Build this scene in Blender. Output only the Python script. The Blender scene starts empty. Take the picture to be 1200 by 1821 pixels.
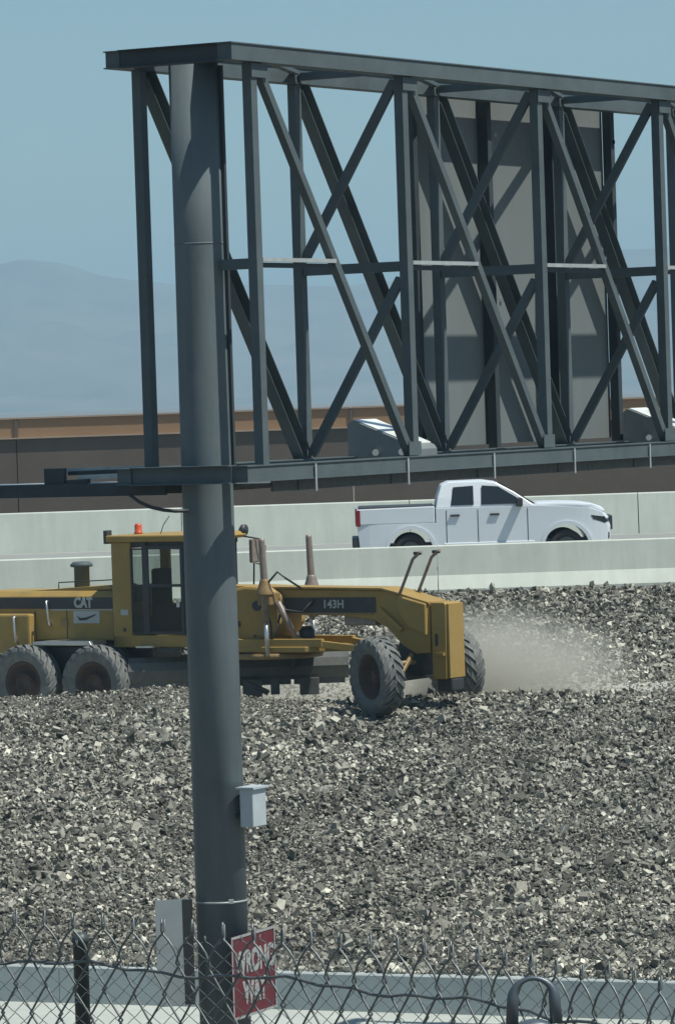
import bpy, math, random
import numpy as np
from mathutils import Vector, Matrix

SC = bpy.context.scene
COL = SC.collection
random.seed(7)
RNG = np.random.default_rng(11)
R = math.radians

# ------------------------------------------------------------------ camera
F_PX, ROLL, PITCH = 8000.0, 0.033, (910.5 - 706.0) / 8000.0
_F = Vector((0, math.cos(PITCH), -math.sin(PITCH)))
_u0 = Vector((0, math.sin(PITCH), math.cos(PITCH)))
_r0 = Vector((1, 0, 0))
_U = _u0 * math.cos(ROLL) + _r0 * math.sin(ROLL)
_R = _r0 * math.cos(ROLL) - _u0 * math.sin(ROLL)
cam_d = bpy.data.cameras.new('camera')
cam_d.sensor_fit = 'HORIZONTAL'
cam_d.sensor_width = 36.0
cam_d.lens = 36.0 * F_PX / 1200.0
cam_d.clip_start = 0.5
cam_d.clip_end = 30000.0
cam = bpy.data.objects.new('camera', cam_d)
COL.objects.link(cam)
cam.matrix_world = Matrix(((_R.x, _U.x, -_F.x, 0), (_R.y, _U.y, -_F.y, 0), (_R.z, _U.z, -_F.z, 0), (0, 0, 0, 1)))
SC.camera = cam


def P(px, py, d):
    """point of the place seen at photograph position (px, py), d metres away"""
    v = _F + _R * ((px - 600) / F_PX) + _U * ((910.5 - py) / F_PX)
    return v * (d / v.y)


# ------------------------------------------------------------------ light
SUN_EL, SUN_AZ = R(62), R(114)          # azimuth clockwise from the view direction
world = bpy.data.worlds.new('World')
SC.world = world
world.use_nodes = True
wn = world.node_tree
bg = wn.nodes['Background']
sky = wn.nodes.new('ShaderNodeTexSky')
sky.sky_type = 'NISHITA'
sky.sun_disc = False
sky.sun_elevation = SUN_EL
sky.sun_rotation = SUN_AZ
sky.altitude = 300
sky.air_density = 1.0
sky.dust_density = 0.6
sky.ozone_density = 2.0
tint = wn.nodes.new('ShaderNodeMix')
tint.data_type = 'RGBA'
tint.blend_type = 'MULTIPLY'
tint.inputs[0].default_value = 1.0
tint.inputs[7].default_value = (0.86, 1.03, 1.04, 1)      # the green tint of the whole picture
wn.links.new(sky.outputs[0], tint.inputs[6])
wn.links.new(tint.outputs[2], bg.inputs[0])
bg.inputs[1].default_value = 0.082

sun_d = bpy.data.lights.new('sun', 'SUN')
sun_d.energy = 5.0
sun_d.angle = R(0.5)
sun_d.color = (1.0, 0.97, 0.90)
sun = bpy.data.objects.new('sun', sun_d)
COL.objects.link(sun)
sv = Vector((math.sin(SUN_AZ) * math.cos(SUN_EL), math.cos(SUN_AZ) * math.cos(SUN_EL), math.sin(SUN_EL)))
sun.rotation_euler = sv.to_track_quat('Z', 'Y').to_euler()

vs = SC.view_settings
SC.display_settings.display_device = 'sRGB'
vs.view_transform = 'Standard'
vs.look = 'None'
vs.gamma = 1.0
vs.use_curve_mapping = False
vs.exposure = 0.1
SC.render.engine = 'CYCLES'
SC.cycles.use_denoising = True
SC.cycles.max_bounces = 6
SC.cycles.volume_bounces = 2
SC.cycles.transparent_max_bounces = 12


# ------------------------------------------------------------------ materials
def mat(name, col, rough=0.6, metal=0.0, var=0.0, scale=6.0, bump=0.0, bscale=40.0, col2=None, stretch=None, spec=0.5, dust=None):
    m = bpy.data.materials.new(name)
    m.use_nodes = True
    nt = m.node_tree
    b = nt.nodes['Principled BSDF']
    b.inputs['Roughness'].default_value = rough
    b.inputs['Metallic'].default_value = metal
    b.inputs['Specular IOR Level'].default_value = spec
    c = (*col, 1)
    tc = nt.nodes.new('ShaderNodeTexCoord')
    src = tc.outputs['Object']
    if stretch:
        mp = nt.nodes.new('ShaderNodeMapping')
        mp.inputs['Scale'].default_value = stretch
        nt.links.new(src, mp.inputs[0])
        src = mp.outputs[0]
    out = None
    if var > 0 or col2:
        n = nt.nodes.new('ShaderNodeTexNoise')
        n.inputs['Scale'].default_value = scale
        n.inputs['Detail'].default_value = 6
        n.inputs['Roughness'].default_value = 0.65
        nt.links.new(src, n.inputs['Vector'])
        r = nt.nodes.new('ShaderNodeValToRGB')
        r.color_ramp.elements[0].position = 0.3
        r.color_ramp.elements[1].position = 0.7
        c2 = col2 or tuple(x * (1 + var) for x in col)
        c1 = col if col2 else tuple(x * (1 - var) for x in col)
        r.color_ramp.elements[0].color = (*c1, 1)
        r.color_ramp.elements[1].color = (*c2, 1)
        nt.links.new(n.outputs[0], r.inputs[0])
        out = r.outputs[0]
        nt.links.new(out, b.inputs['Base Color'])
    else:
        b.inputs['Base Color'].default_value = c
    if dust:
        dcol, amt, dsc = dust
        n2 = nt.nodes.new('ShaderNodeTexNoise')
        n2.inputs['Scale'].default_value = dsc
        n2.inputs['Detail'].default_value = 8
        n2.inputs['Roughness'].default_value = 0.7
        nt.links.new(tc.outputs['Object'], n2.inputs['Vector'])
        mr = nt.nodes.new('ShaderNodeMapRange')
        mr.inputs['From Min'].default_value = 0.4
        mr.inputs['From Max'].default_value = 0.75
        mr.inputs['To Min'].default_value = amt * 0.25
        mr.inputs['To Max'].default_value = amt
        nt.links.new(n2.outputs[0], mr.inputs[0])
        mx = nt.nodes.new('ShaderNodeMix')
        mx.data_type = 'RGBA'
        mx.inputs[7].default_value = (*dcol, 1)
        nt.links.new(mr.outputs[0], mx.inputs[0])
        if out is not None:
            nt.links.new(out, mx.inputs[6])
        else:
            mx.inputs[6].default_value = c
        nt.links.new(mx.outputs[2], b.inputs['Base Color'])
    if bump > 0:
        n3 = nt.nodes.new('ShaderNodeTexNoise')
        n3.inputs['Scale'].default_value = bscale
        n3.inputs['Detail'].default_value = 5
        nt.links.new(src, n3.inputs['Vector'])
        bp = nt.nodes.new('ShaderNodeBump')
        bp.inputs['Strength'].default_value = bump
        bp.inputs['Distance'].default_value = 0.02
        nt.links.new(n3.outputs[0], bp.inputs['Height'])
        nt.links.new(bp.outputs[0], b.inputs['Normal'])
    return m


DUST = (0.36, 0.35, 0.30)
M = {}
M['steel'] = mat('grey_painted_steel', (0.082, 0.108, 0.114), 0.6, 0, 0.22, 2.0, 0.15, 60, spec=.25, dust=((0.135, 0.155, 0.155), 0.35, 1.6))
M['steel_dark'] = mat('dark_and_shaded_steel', (0.045, 0.058, 0.064), 0.6, 0, 0.18, 3, spec=.25)
M['column'] = mat('column_paint', (0.105, 0.138, 0.148), 0.6, 0, 0.2, 1.6, 0.05, 30, spec=.25, stretch=(3, 3, 0.35), dust=((0.19, 0.205, 0.195), 0.4, 3))
M['galv_and_lit'] = mat('galvanised_and_lit_steel', (0.40, 0.43, 0.42), 0.5, 0.2, 0.15, 9)
M['grating'] = mat('grating', (0.10, 0.115, 0.115), 0.7, 0, 0.25, 20)
M['panel'] = mat('sign_panel_back', (0.155, 0.18, 0.178), 0.6, 0, 0.12, 1.2, 0.03, 8, stretch=(1, 1, 0.25), dust=((0.17, 0.175, 0.16), 0.4, 1.1))
M['box'] = mat('light_housing', (0.20, 0.22, 0.22), 0.5, 0.1, 0.12, 5)
M['lens'] = mat('sunlit_top_pale', (0.75, 0.78, 0.74), 0.22, 0.0, 0.2, 7)
M['concrete'] = mat('barrier_concrete', (0.57, 0.61, 0.53), 0.85, 0, 0.09, 2.0, 0.12, 30, stretch=(2.2, 1, 0.25), dust=((0.43, 0.46, 0.40), 0.6, 0.9))
M['curb'] = mat('kerb_concrete', (0.40, 0.445, 0.43), 0.85, 0, 0.08, 1.5, 0.15, 30, dust=((0.30, 0.33, 0.32), 0.5, 2.2))
M['pave'] = mat('pavement_concrete', (0.40, 0.43, 0.385), 0.9, 0, 0.10, 1.2, 0.15, 30)
M['asphalt'] = mat('road_surface', (0.25, 0.26, 0.24), 0.85, 0, 0.12, 1.5, 0.2, 60)
M['line'] = mat('lane_paint', (0.75, 0.75, 0.7), 0.7)
M['wall_tan'] = mat('tan_wall', (0.30, 0.187, 0.102), 0.9, 0, 0.07, 0.6, 0.2, 12)
M['wall_brown'] = mat('brown_wall', (0.12, 0.097, 0.077), 0.92, 0, 0.10, 0.7, 0.2, 12)
M['wall_cap'] = mat('wall_cap', (0.36, 0.29, 0.22), 0.9, 0, 0.06, 2)
M['earth'] = mat('gravel_bed', (0.09, 0.088, 0.075), 0.95, 0, 0.45, 7, 0.8, 14)
M['bench'] = mat('compacted_fines', (0.34, 0.345, 0.305), 0.95, 0, 0.14, 1.6, 0.5, 18)
M['desert'] = mat('desert_ground', (0.15, 0.135, 0.11), 0.95, 0, 0.25, 0.01)
M['hill'] = mat('mountain_rock', (0.13, 0.11, 0.09), 0.95, 0, 0.5, 0.006)
M['yellow'] = mat('machine_yellow', (0.37, 0.235, 0.05), 0.55, 0, 0.15, 2.5, 0.05, 30, spec=.3, dust=((0.24, 0.20, 0.12), 0.55, 2.6))
M['yellow_worn'] = mat('worn_yellow', (0.24, 0.15, 0.045), 0.5, 0, 0.2, 4, dust=((0.22, 0.16, 0.09), 0.6, 4))
M['black'] = mat('machine_black', (0.022, 0.025, 0.027), 0.5, 0, 0.2, 4, dust=((0.12, 0.12, 0.105), 0.25, 3))
M['blade'] = mat('blade_steel', (0.085, 0.092, 0.088), 0.6, 0.2, 0.2, 3, dust=((0.15, 0.15, 0.135), 0.5, 3))
M['rust'] = mat('brown_cylinder', (0.23, 0.185, 0.15), 0.45, 0.1, 0.25, 9)
M['rim'] = mat('wheel_rim', (0.055, 0.032, 0.025), 0.75, 0, 0.3, 6, dust=((0.11, 0.085, 0.07), 0.45, 5))
M['rubber'] = mat('dusty_rubber', (0.085, 0.09, 0.088), 0.85, 0, 0.3, 6, 0.1, 50, dust=((0.27, 0.28, 0.255), 0.65, 4))
M['tyre_black'] = mat('road_tyre', (0.02, 0.021, 0.022), 0.8, 0, 0.2, 8)
M['white_paint'] = mat('white_paint', (0.63, 0.67, 0.69), 0.3, 0, 0.02, 2)
M['white'] = mat('white_print', (0.31, 0.335, 0.32), 0.6, 0, .15, 12)
M['grey_print'] = mat('grey_print', (0.42, 0.44, 0.41), 0.6)
M['red'] = mat('sign_red', (0.115, 0.016, 0.023), 0.5, 0, 0.12, 5)
M['alu'] = mat('aluminium_sheet', (0.33, 0.375, 0.37), 0.5, 0.3, 0.1, 4)
M['jbox'] = mat('junction_box_grey', (0.46, 0.52, 0.53), 0.45, 0.1, 0.08, 6)
M['orange'] = mat('beacon_orange', (0.55, 0.09, 0.03), 0.35)
M['lamp_red'] = mat('tail_lamp_red', (0.2, 0.01, 0.012), 0.3)
M['seat'] = mat('seat_fabric', (0.03, 0.03, 0.032), 0.8, 0, 0.2, 9)
M['chrome'] = mat('bright_metal', (0.55, 0.57, 0.56), 0.3, 0.8, 0.1, 8)
M['wire'] = mat('fence_wire', (0.14, 0.155, 0.15), 0.45, 0.35, 0.25, 60)
M['wire_far'] = mat('far_fence_wire', (0.13, 0.15, 0.15), 0.5, 0.2, 0.25, 40)
M['post'] = mat('fence_post_steel', (0.06, 0.075, 0.08), 0.5, 0.3, 0.15, 10)
M['lock'] = mat('padlock_metal', (0.12, 0.145, 0.16), 0.42, 0.5, 0.15, 20)


def glass_mat(name, tint, gloss=0.12):
    m = bpy.data.materials.new(name)
    m.use_nodes = True
    nt = m.node_tree
    nt.nodes.clear()
    o = nt.nodes.new('ShaderNodeOutputMaterial')
    mx = nt.nodes.new('ShaderNodeMixShader')
    t = nt.nodes.new('ShaderNodeBsdfTransparent')
    g = nt.nodes.new('ShaderNodeBsdfGlossy')
    fr = nt.nodes.new('ShaderNodeMath')
    fr.operation = 'POWER'
    fr.inputs[1].default_value = 4.0
    lw = nt.nodes.new('ShaderNodeLayerWeight')
    nt.links.new(lw.outputs['Facing'], fr.inputs[0])
    ad = nt.nodes.new('ShaderNodeMath')
    ad.operation = 'ADD'
    ad.inputs[1].default_value = gloss
    nt.links.new(fr.outputs[0], ad.inputs[0])
    t.inputs[0].default_value = (*tint, 1)
    g.inputs[0].default_value = (0.8, 0.85, 0.85, 1)
    g.inputs[1].default_value = 0.05
    nt.links.new(ad.outputs[0], mx.inputs[0])
    nt.links.new(t.outputs[0], mx.inputs[1])
    nt.links.new(g.outputs[0], mx.inputs[2])
    nt.links.new(mx.outputs[0], o.inputs[0])
    return m


M['glass'] = glass_mat('cab_glass', (0.78, 0.81, 0.80), 0.02)
M['glass_dark'] = glass_mat('tinted_glass', (0.06, 0.07, 0.075), 0.06)


# ------------------------------------------------------------------ mesh builder
class MB:
    K = 1.0      # unit of the cross sections being built

    def __init__(s):
        s.v, s.f, s.sm = [], [], []

    def add(s, vs_, fs, smooth=False):
        o = len(s.v)
        s.v += [tuple(v) for v in vs_]
        for f in fs:
            s.f.append([i + o for i in f])
            s.sm.append(smooth)
        return s

    def box(s, c, d, rot=None):
        hx, hy, hz = d[0] / 2, d[1] / 2, d[2] / 2
        pts = [Vector((x, y, z)) for x in (-hx, hx) for y in (-hy, hy) for z in (-hz, hz)]
        if rot is not None:
            pts = [rot @ p for p in pts]
        return s.add([p + Vector(c) for p in pts], [(0, 1, 3, 2), (4, 6, 7, 5), (0, 4, 5, 1), (2, 3, 7, 6), (0, 2, 6, 4), (1, 5, 7, 3)])

    def bar(s, p, q, w, h, side=None):
        """rectangular bar p-q: w along side, h across it"""
        p, q = Vector(p), Vector(q)
        a = (q - p).normalized()
        if side is None:
            side = a.cross(Vector((0, 0, 1)))
            if side.length < 1e-4:
                side = Vector((1, 0, 0))
        side = Vector(side)
        side = (side - a * side.dot(a)).normalized()
        up = side.cross(a)
        w, h = w * MB.K, h * MB.K
        pts = []
        for e in (p, q):
            for i, j in ((-1, -1), (1, -1), (1, 1), (-1, 1)):
                pts.append(e + side * (i * w / 2) + up * (j * h / 2))
        return s.add(pts, [(3, 2, 1, 0), (4, 5, 6, 7), (0, 1, 5, 4), (1, 2, 6, 5), (2, 3, 7, 6), (3, 0, 4, 7)])

    def prism(s, poly, axis, a, b):
        """2-D polygon extruded along an axis; axis 1: poly=(x,z) along y; 0: (y,z) along x; 2: (x,y) along z"""
        def mk(u, v, w):
            return {0: (w, u, v), 1: (u, w, v), 2: (u, v, w)}[axis]
        n = len(poly)
        vs_ = [mk(u, v, a) for u, v in poly] + [mk(u, v, b) for u, v in poly]
        fs = [list(range(n)), list(range(2 * n - 1, n - 1, -1))]
        fs += [(i, n + i, n + (i + 1) % n, (i + 1) % n) for i in range(n)]
        return s.add(vs_, fs)

    def tube(s, pts, r, n=8, cap=True):
        pts = [Vector(p) for p in pts]
        rs = r if isinstance(r, (list, tuple)) else [r] * len(pts)
        t0 = (pts[1] - pts[0]).normalized()
        ref = Vector((0, 0, 1)) if abs(t0.z) < 0.9 else Vector((1, 0, 0))
        nrm = t0.cross(ref).normalized()
        o = len(s.v)
        for i, p in enumerate(pts):
            t = (pts[min(i + 1, len(pts) - 1)] - pts[max(i - 1, 0)]).normalized()
            nrm = (nrm - t * nrm.dot(t)).normalized()
            bn = t.cross(nrm)
            for k in range(n):
                a = 2 * math.pi * k / n
                s.v.append(tuple(p + (nrm * math.cos(a) + bn * math.sin(a)) * rs[i]))
        for i in range(len(pts) - 1):
            for k in range(n):
                k2 = (k + 1) % n
                s.f.append([o + i * n + k, o + i * n + k2, o + (i + 1) * n + k2, o + (i + 1) * n + k])
                s.sm.append(True)
        if cap:
            s.f.append([o + k for k in range(n)][::-1])
            s.sm.append(False)
            s.f.append([o + (len(pts) - 1) * n + k for k in range(n)])
            s.sm.append(False)
        return s

    def lathe(s, prof, c, axis='Z', n=24, smooth=True, caps=True):
        """prof: (r, h) along the axis"""
        c = Vector(c)
        o = len(s.v)
        for r, h in prof:
            for k in range(n):
                a = 2 * math.pi * k / n
                u, v = r * math.cos(a), r * math.sin(a)
                p = {'Z': (u, v, h), 'Y': (v, h, u), 'X': (h, u, v)}[axis]
                s.v.append(tuple(c + Vector(p)))
        for i in range(len(prof) - 1):
            for k in range(n):
                k2 = (k + 1) % n
                s.f.append([o + i * n + k, o + i * n + k2, o + (i + 1) * n + k2, o + (i + 1) * n + k])
                s.sm.append(smooth)
        for i, rev in ((0, True), (len(prof) - 1, False)):
            if caps and prof[i][0] > 1e-4:
                f = [o + i * n + k for k in range(n)]
                s.f.append(f[::-1] if rev else f)
                s.sm.append(False)
        return s

    def mesh(s, name, origin=(0, 0, 0)):
        me = bpy.data.meshes.new(name)
        ox, oy, oz = origin
        me.from_pydata([(a - ox, b - oy, c - oz) for a, b, c in s.v], [], s.f)
        me.polygons.foreach_set('use_smooth', s.sm)
        me.update()
        import bmesh
        bm = bmesh.new()
        bm.from_mesh(me)
        bmesh.ops.recalc_face_normals(bm, faces=bm.faces)
        bm.to_mesh(me)
        bm.free()
        return me

    def build(s, name, m, parent=None, origin=(0, 0, 0), bevel=0.0, loc=None):
        me = s.mesh(name, origin)
        me.materials.append(M[m] if isinstance(m, str) else m)
        return link(name, me, parent, bevel, loc)


def link(name, me, parent=None, bevel=0.0, loc=None):
    o = bpy.data.objects.new(name, me)
    COL.objects.link(o)
    if parent is not None:
        o.parent = parent
    if loc is not None:
        o.location = loc
    if bevel:
        b = o.modifiers.new('bevel', 'BEVEL')
        b.width = bevel
        b.segments = 2
        b.limit_method = 'ANGLE'
        b.angle_limit = R(35)
        b.harden_normals = False
    return o


def tag(o, label=None, cat=None, group=None, kind=None):
    if label:
        o['label'] = label
    if cat:
        o['category'] = cat
    if group:
        o['group'] = group
    if kind:
        o['kind'] = kind
    return o


def thing(name, label, cat, loc=(0, 0, 0), rot=(0, 0, 0), group=None):
    o = bpy.data.objects.new(name, None)
    o.empty_display_size = 0.2
    COL.objects.link(o)
    o.location = loc
    o.rotation_euler = rot
    return tag(o, label, cat, group)


def text_mesh(body, size, depth=0.004, bold=0.0, sx=1.0):
    c = bpy.data.curves.new('lettering', 'FONT')
    c.body = body
    c.size = size
    c.extrude = depth
    c.offset = bold
    c.resolution_u = 3
    c.align_x = 'CENTER'
    c.align_y = 'CENTER'
    t = bpy.data.objects.new('lettering', c)
    COL.objects.link(t)
    t.scale = (sx, 1, 1)
    dg = bpy.context.evaluated_depsgraph_get()
    me = bpy.data.meshes.new_from_object(t.evaluated_get(dg))
    for v in me.vertices:
        v.co.x *= sx
    bpy.data.objects.remove(t)
    bpy.data.curves.remove(c)
    return me


def put_text(body, size, m, parent, pos, right, up, bold=0.0, sx=1.0, depth=0.004):
    me = text_mesh(body, size, depth, bold, sx)
    r = Vector(right).normalized()
    u = Vector(up).normalized()
    n = r.cross(u)
    mt = Matrix(((r.x, u.x, n.x, pos[0]), (r.y, u.y, n.y, pos[1]), (r.z, u.z, n.z, pos[2]), (0, 0, 0, 1)))
    me.transform(mt)
    me.materials.clear()
    me.materials.append(M[m])
    return link('lettering', me, parent)


# ------------------------------------------------------------------ terrain
Z_ROAD = -3.68
WA, WB = P(0, 1722, 60.2), P(1200, 1757, 56.2)     # top edge of the low concrete wall


def wall_y(x):
    return WA.y + (WB.y - WA.y) * (x - WA.x) / (WB.x - WA.x)


_cx = np.array([-14, -5.6, -4.4, -3.0, -2.4, -1.5, -0.3, 0.6, 2.0, 6.0, 14])
_cz = np.array([-5.0, -4.99, -4.98, -4.90, -4.97, -5.14, -5.28, -5.34, -5.22, -5.31, -5.3])
Z_WALL = -7.52
CREST_Y = 77.3


def _n2(x, y, s, seed):
    """smooth value noise"""
    x = np.asarray(x, float) * s + seed * 17.3
    y = np.asarray(y, float) * s + seed * 9.1
    xi, yi = np.floor(x), np.floor(y)
    fx, fy = x - xi, y - yi
    fx, fy = fx * fx * (3 - 2 * fx), fy * fy * (3 - 2 * fy)

    def h(a, b):
        v = np.sin(a * 127.1 + b * 311.7 + seed * 13.7) * 43758.5453
        return v - np.floor(v)
    return (h(xi, yi) * (1 - fx) + h(xi + 1, yi) * fx) * (1 - fy) + (h(xi, yi + 1) * (1 - fx) + h(xi + 1, yi + 1) * fx) * fy


def ground_z(x, y):
    x, y = np.broadcast_arrays(np.asarray(x, float), np.asarray(y, float))
    yw = wall_y(x)
    front = np.interp(y, [-30, 4, 17.5, 48, 57, 62], [-2.6, -2.6, -3.95, -7.9, -7.96, -7.96])
    crest = np.interp(x, _cx, _cz)
    t = np.clip((y - yw) / (CREST_Y - yw), 0, 1)
    slope = Z_WALL + (crest - Z_WALL) * t
    slope = slope + (np.sin((y * 1.0 + 0.12 * x + 0.8 * _n2(x, y, 0.4, 3)) * 2.1) * 0.05 + (_n2(x, y, 0.7, 5) - 0.5) * 0.16) * np.clip(t * 8, 0, 1) * np.clip((1 - t) * 8, 0, 1)
    toe_y = np.interp(x, [-6, -1, 2, 6], [82.6, 82.2, 80.8, 80.4])
    bench_z0 = np.interp(x, [-6, -2, 1, 6], [-5.52, -5.5, -5.36, -5.4])
    toe_z = np.interp(x, [-6, -1, 2, 6], [-5.05, -5.05, -5.22, -5.25])
    b = np.clip((y - CREST_Y) / 1.0, 0, 1)
    bench = crest + (bench_z0 - crest) * b * b * (3 - 2 * b)
    b2 = np.clip((y - CREST_Y - 1.0) / (toe_y - CREST_Y - 1.0), 0, 1)
    bench = bench + (toe_z - bench_z0) * b2 ** 1.5
    u = np.clip((y - toe_y) / (86.9 - toe_y), 0, 1)
    upper = toe_z + (-3.86 - toe_z) * u + (_n2(x, y, 0.8, 8) - 0.5) * 0.14 * np.clip(u * 6, 0, 1) * np.clip((1 - u) * 6, 0, 1)
    far = np.interp(y, [86.9, 87.6, 137, 420, 3300, 5200, 9000], [-3.95, -3.95, -3.95, -4, -4, -4, -4])
    z = np.where(y < yw + 0.34, front, slope)
    z = np.where(y > CREST_Y, bench, z)
    z = np.where(y > toe_y, upper, z)
    z = np.where(y > 86.9, far, z)
    return z


def grid_mesh(name, xs, ys, zf, mats, mi):
    X, Y = np.meshgrid(xs, ys)
    Z = zf(X, Y)
    nx, ny = len(xs), len(ys)
    me = bpy.data.meshes.new(name)
    idx = np.arange(nx * ny).reshape(ny, nx)
    q = np.stack([idx[:-1, :-1], idx[:-1, 1:], idx[1:, 1:], idx[1:, :-1]], -1).reshape(-1, 4)
    me.vertices.add(nx * ny)
    me.vertices.foreach_set('co', np.stack([X, Y, Z], -1).astype(np.float32).ravel())
    me.loops.add(q.size)
    me.loops.foreach_set('vertex_index', q.astype(np.int32).ravel())
    me.polygons.add(len(q))
    me.polygons.foreach_set('loop_start', np.arange(0, q.size, 4, dtype=np.int32))
    cx = X[:-1, :-1].ravel()
    cy = ((Y[:-1, :-1] + Y[1:, 1:]) / 2).ravel()
    for m in mats:
        me.materials.append(M[m])
    me.polygons.foreach_set('material_index', mi(cx, cy).astype(np.int32))
    me.polygons.foreach_set('use_smooth', np.ones(len(q), bool))
    me.update()
    me.validate()
    o = bpy.data.objects.new(name, me)
    COL.objects.link(o)
    return o


xs = np.concatenate([np.array([-9000, -3000, -1000, -300, -80, -30]), np.arange(-16, 16.01, 0.2), np.array([30, 80, 300, 1000, 3000, 9000])])
ys = np.concatenate([np.array([-300, -60, -20, 0, 4, 8, 12, 17.5, 25, 35, 45]), np.arange(48, 88, 0.15), np.array([95, 105, 120, 137, 200, 420, 900, 1800, 3300, 5200, 9000])])


def ground_mats(cx, cy):
    a = np.full(len(cx), 3.0)
    a[cy > 51] = 0
    a[(cy > wall_y(cx) + 0.3)] = 1
    a[(cy > CREST_Y + 0.2)] = 2
    a[(cy > np.interp(cx, [-6, -1, 2, 6], [82.4, 82.0, 80.6, 80.2]))] = 1
    a[cy > 88] = 3
    a[np.abs(cx) > 40] = 3
    return a


ground = tag(grid_mesh('ground', xs, ys, ground_z, ['pave', 'earth', 'bench', 'desert'], ground_mats), kind='structure')

# mountains far off, fading in the air
_rx = np.array([-900, -600, -300, -200, 0, 60, 130, 200, 260, 420, 600, 800, 1000, 1130, 1300, 1600, 2100]) 
_ry = np.array([560, 545, 505, 485, 468, 455, 462, 484, 491, 500, 503, 486, 456, 438, 425, 450, 520])
D_M = 5200.0


def mount_z(X, Y):
    pxs = 600 + X / D_M * F_PX
    hp = 706 - 0.033 * (pxs - 600) - np.interp(pxs, _rx, _ry)
    ridge = hp / F_PX * D_M
    rug = np.abs(_n2(X, Y, 0.009, 2) - 0.5) * 2 * 0.5 + np.abs(_n2(X, Y, 0.022, 4) - 0.5) * 0.5 + _n2(X, Y, 0.06, 6) * 0.12
    f = 1 - np.abs(Y - D_M) / 1300.0
    base = -6.0
    h = base + (ridge - base) * np.clip(f, 0, 1) ** 1.1
    k = np.clip(1 - np.abs(Y - D_M) / 260.0, 0, 1)
    h = h - rug * 55 * (1 - k) * np.clip(f * 3, 0, 1) - rug * 6 * k
    return np.where(f <= 0, -20, h)


mt = tag(grid_mesh('mountains', np.linspace(-1900, 1900, 240), np.linspace(D_M - 1330, D_M + 1330, 90), mount_z, ['hill'], lambda a, b: np.zeros(len(a))), kind='structure')


# ------------------------------------------------------------------ road, barriers, walls
def sheet(name, x0, x1, y0, y1, z, m, kind='structure'):
    mb = MB()
    mb.add([(x0, y0, z), (x1, y0, z), (x1, y1, z), (x0, y1, z)], [(0, 1, 2, 3)])
    return tag(mb.build(name, m), kind=kind)


def road_z(y):
    return Z_ROAD - .0062 * max(0, y - 92)


mb = MB()
mb.add([(x_, y_, road_z(y_)) for y_ in (87.2, 92, 118.7) for x_ in (-400, 400)], [(0, 1, 3, 2), (2, 3, 5, 4)])
tag(mb.build('road', 'asphalt'), kind='structure')
mk = MB()
for yy in (89.3, 117.3):
    mk.add([(-300, yy, road_z(yy) + .004), (300, yy, road_z(yy) + .004), (300, yy + .15, road_z(yy + .15) + .004), (-300, yy + .15, road_z(yy + .15) + .004)], [(0, 1, 2, 3)])
for yy in (93.2, 97.0, 100.8, 104.6, 108.4, 112.2):
    for k in range(-8, 9):
        x0 = k * 12.2 + 2
        mk.add([(x0, yy, road_z(yy) + .004), (x0 + 3, yy, road_z(yy) + .004), (x0 + 3, yy + .12, road_z(yy + .12) + .004), (x0, yy + .12, road_z(yy + .12) + .004)], [(0, 1, 2, 3)])
tag(mk.build('lane_markings', 'line'), kind='structure')


def jersey(y, zb, h, wtop=0.18, toe=0.32):
    """(y,z) profile of a safety-shape barrier, both faces"""
    c = y
    return [(c - toe, zb), (c - toe, zb + .07), (c - toe * .52, zb + .34), (c - wtop / 2, zb + h - .02), (c - wtop / 2 + .02, zb + h), (c + wtop / 2 - .02, zb + h), (c + wtop / 2, zb + h - .02), (c + toe * .52, zb + .34), (c + toe, zb + .07), (c + toe, zb)]


nb = thing('concrete_barrier', 'low pale concrete safety barrier along the near road edge above the gravel bank', 'barrier', (0, 87.2, -3.86))
for k in range(-5, 6):
    x0 = 1.9 + k * 6.1
    MB().prism(jersey(87.2, -3.86, 0.92), 0, x0 + .008, x0 + 6.092).build('barrier_section', 'concrete', nb, (0, 87.2, -3.86))
fb = thing('concrete_barrier', 'tall pale concrete barrier on the far side of the road behind the white pickup', 'barrier', (0, 118.4, -3.72))
jx = P(1135, 910, 118.1).x
for k in range(-6, 7):
    x0 = jx + k * 6.0
    prof = [(118.1, -3.86), (118.22, -2.80), (118.24, -2.775), (118.46, -2.775), (118.48, -2.80), (118.6, -3.86)]
    MB().prism(prof, 0, x0 + .012, x0 + 5.988).build('barrier_section', 'concrete', fb, (0, 118.4, -3.72))

# far sound wall: dark lower wall with a ledge, tan upper panels, pale cap
sw = thing('sound_wall', 'long two tone brown and tan masonry wall on the horizon beyond the road', 'wall', (0, 135, -3.72))
so = (0, 135, -3.72)
z_ledge, z_top = -0.945, -0.345
s_x = P(28, 760, 135).x
for k in range(-4, 6):
    x0 = s_x + k * 10.07
    MB().box((x0 + 5.035, 135.3, (z_ledge - 3.72) / 2), (10.04, .5, z_ledge + 3.72)).build('lower_panel', 'wall_brown', sw, so)
    MB().box((x0 + 5.035, 135.4, (z_ledge + z_top) / 2 + .02), (10.01, .3, z_top - z_ledge - .04)).build('upper_panel', 'wall_tan', sw, so)
    MB().box((x0, 135.39, (z_ledge + z_top) / 2 + .02), (.10, .38, z_top - z_ledge - .046)).build('pilaster', 'wall_brown', sw, so)
    MB().box((x0 + 5.035, 135.27, z_ledge + .02), (10.05, .62, .04)).build('ledge', 'wall_cap', sw, so)
    MB().box((x0 + 5.035, 135.4, z_top + .02), (10.05, .42, .05)).build('coping', 'wall_cap', sw, so)

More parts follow.
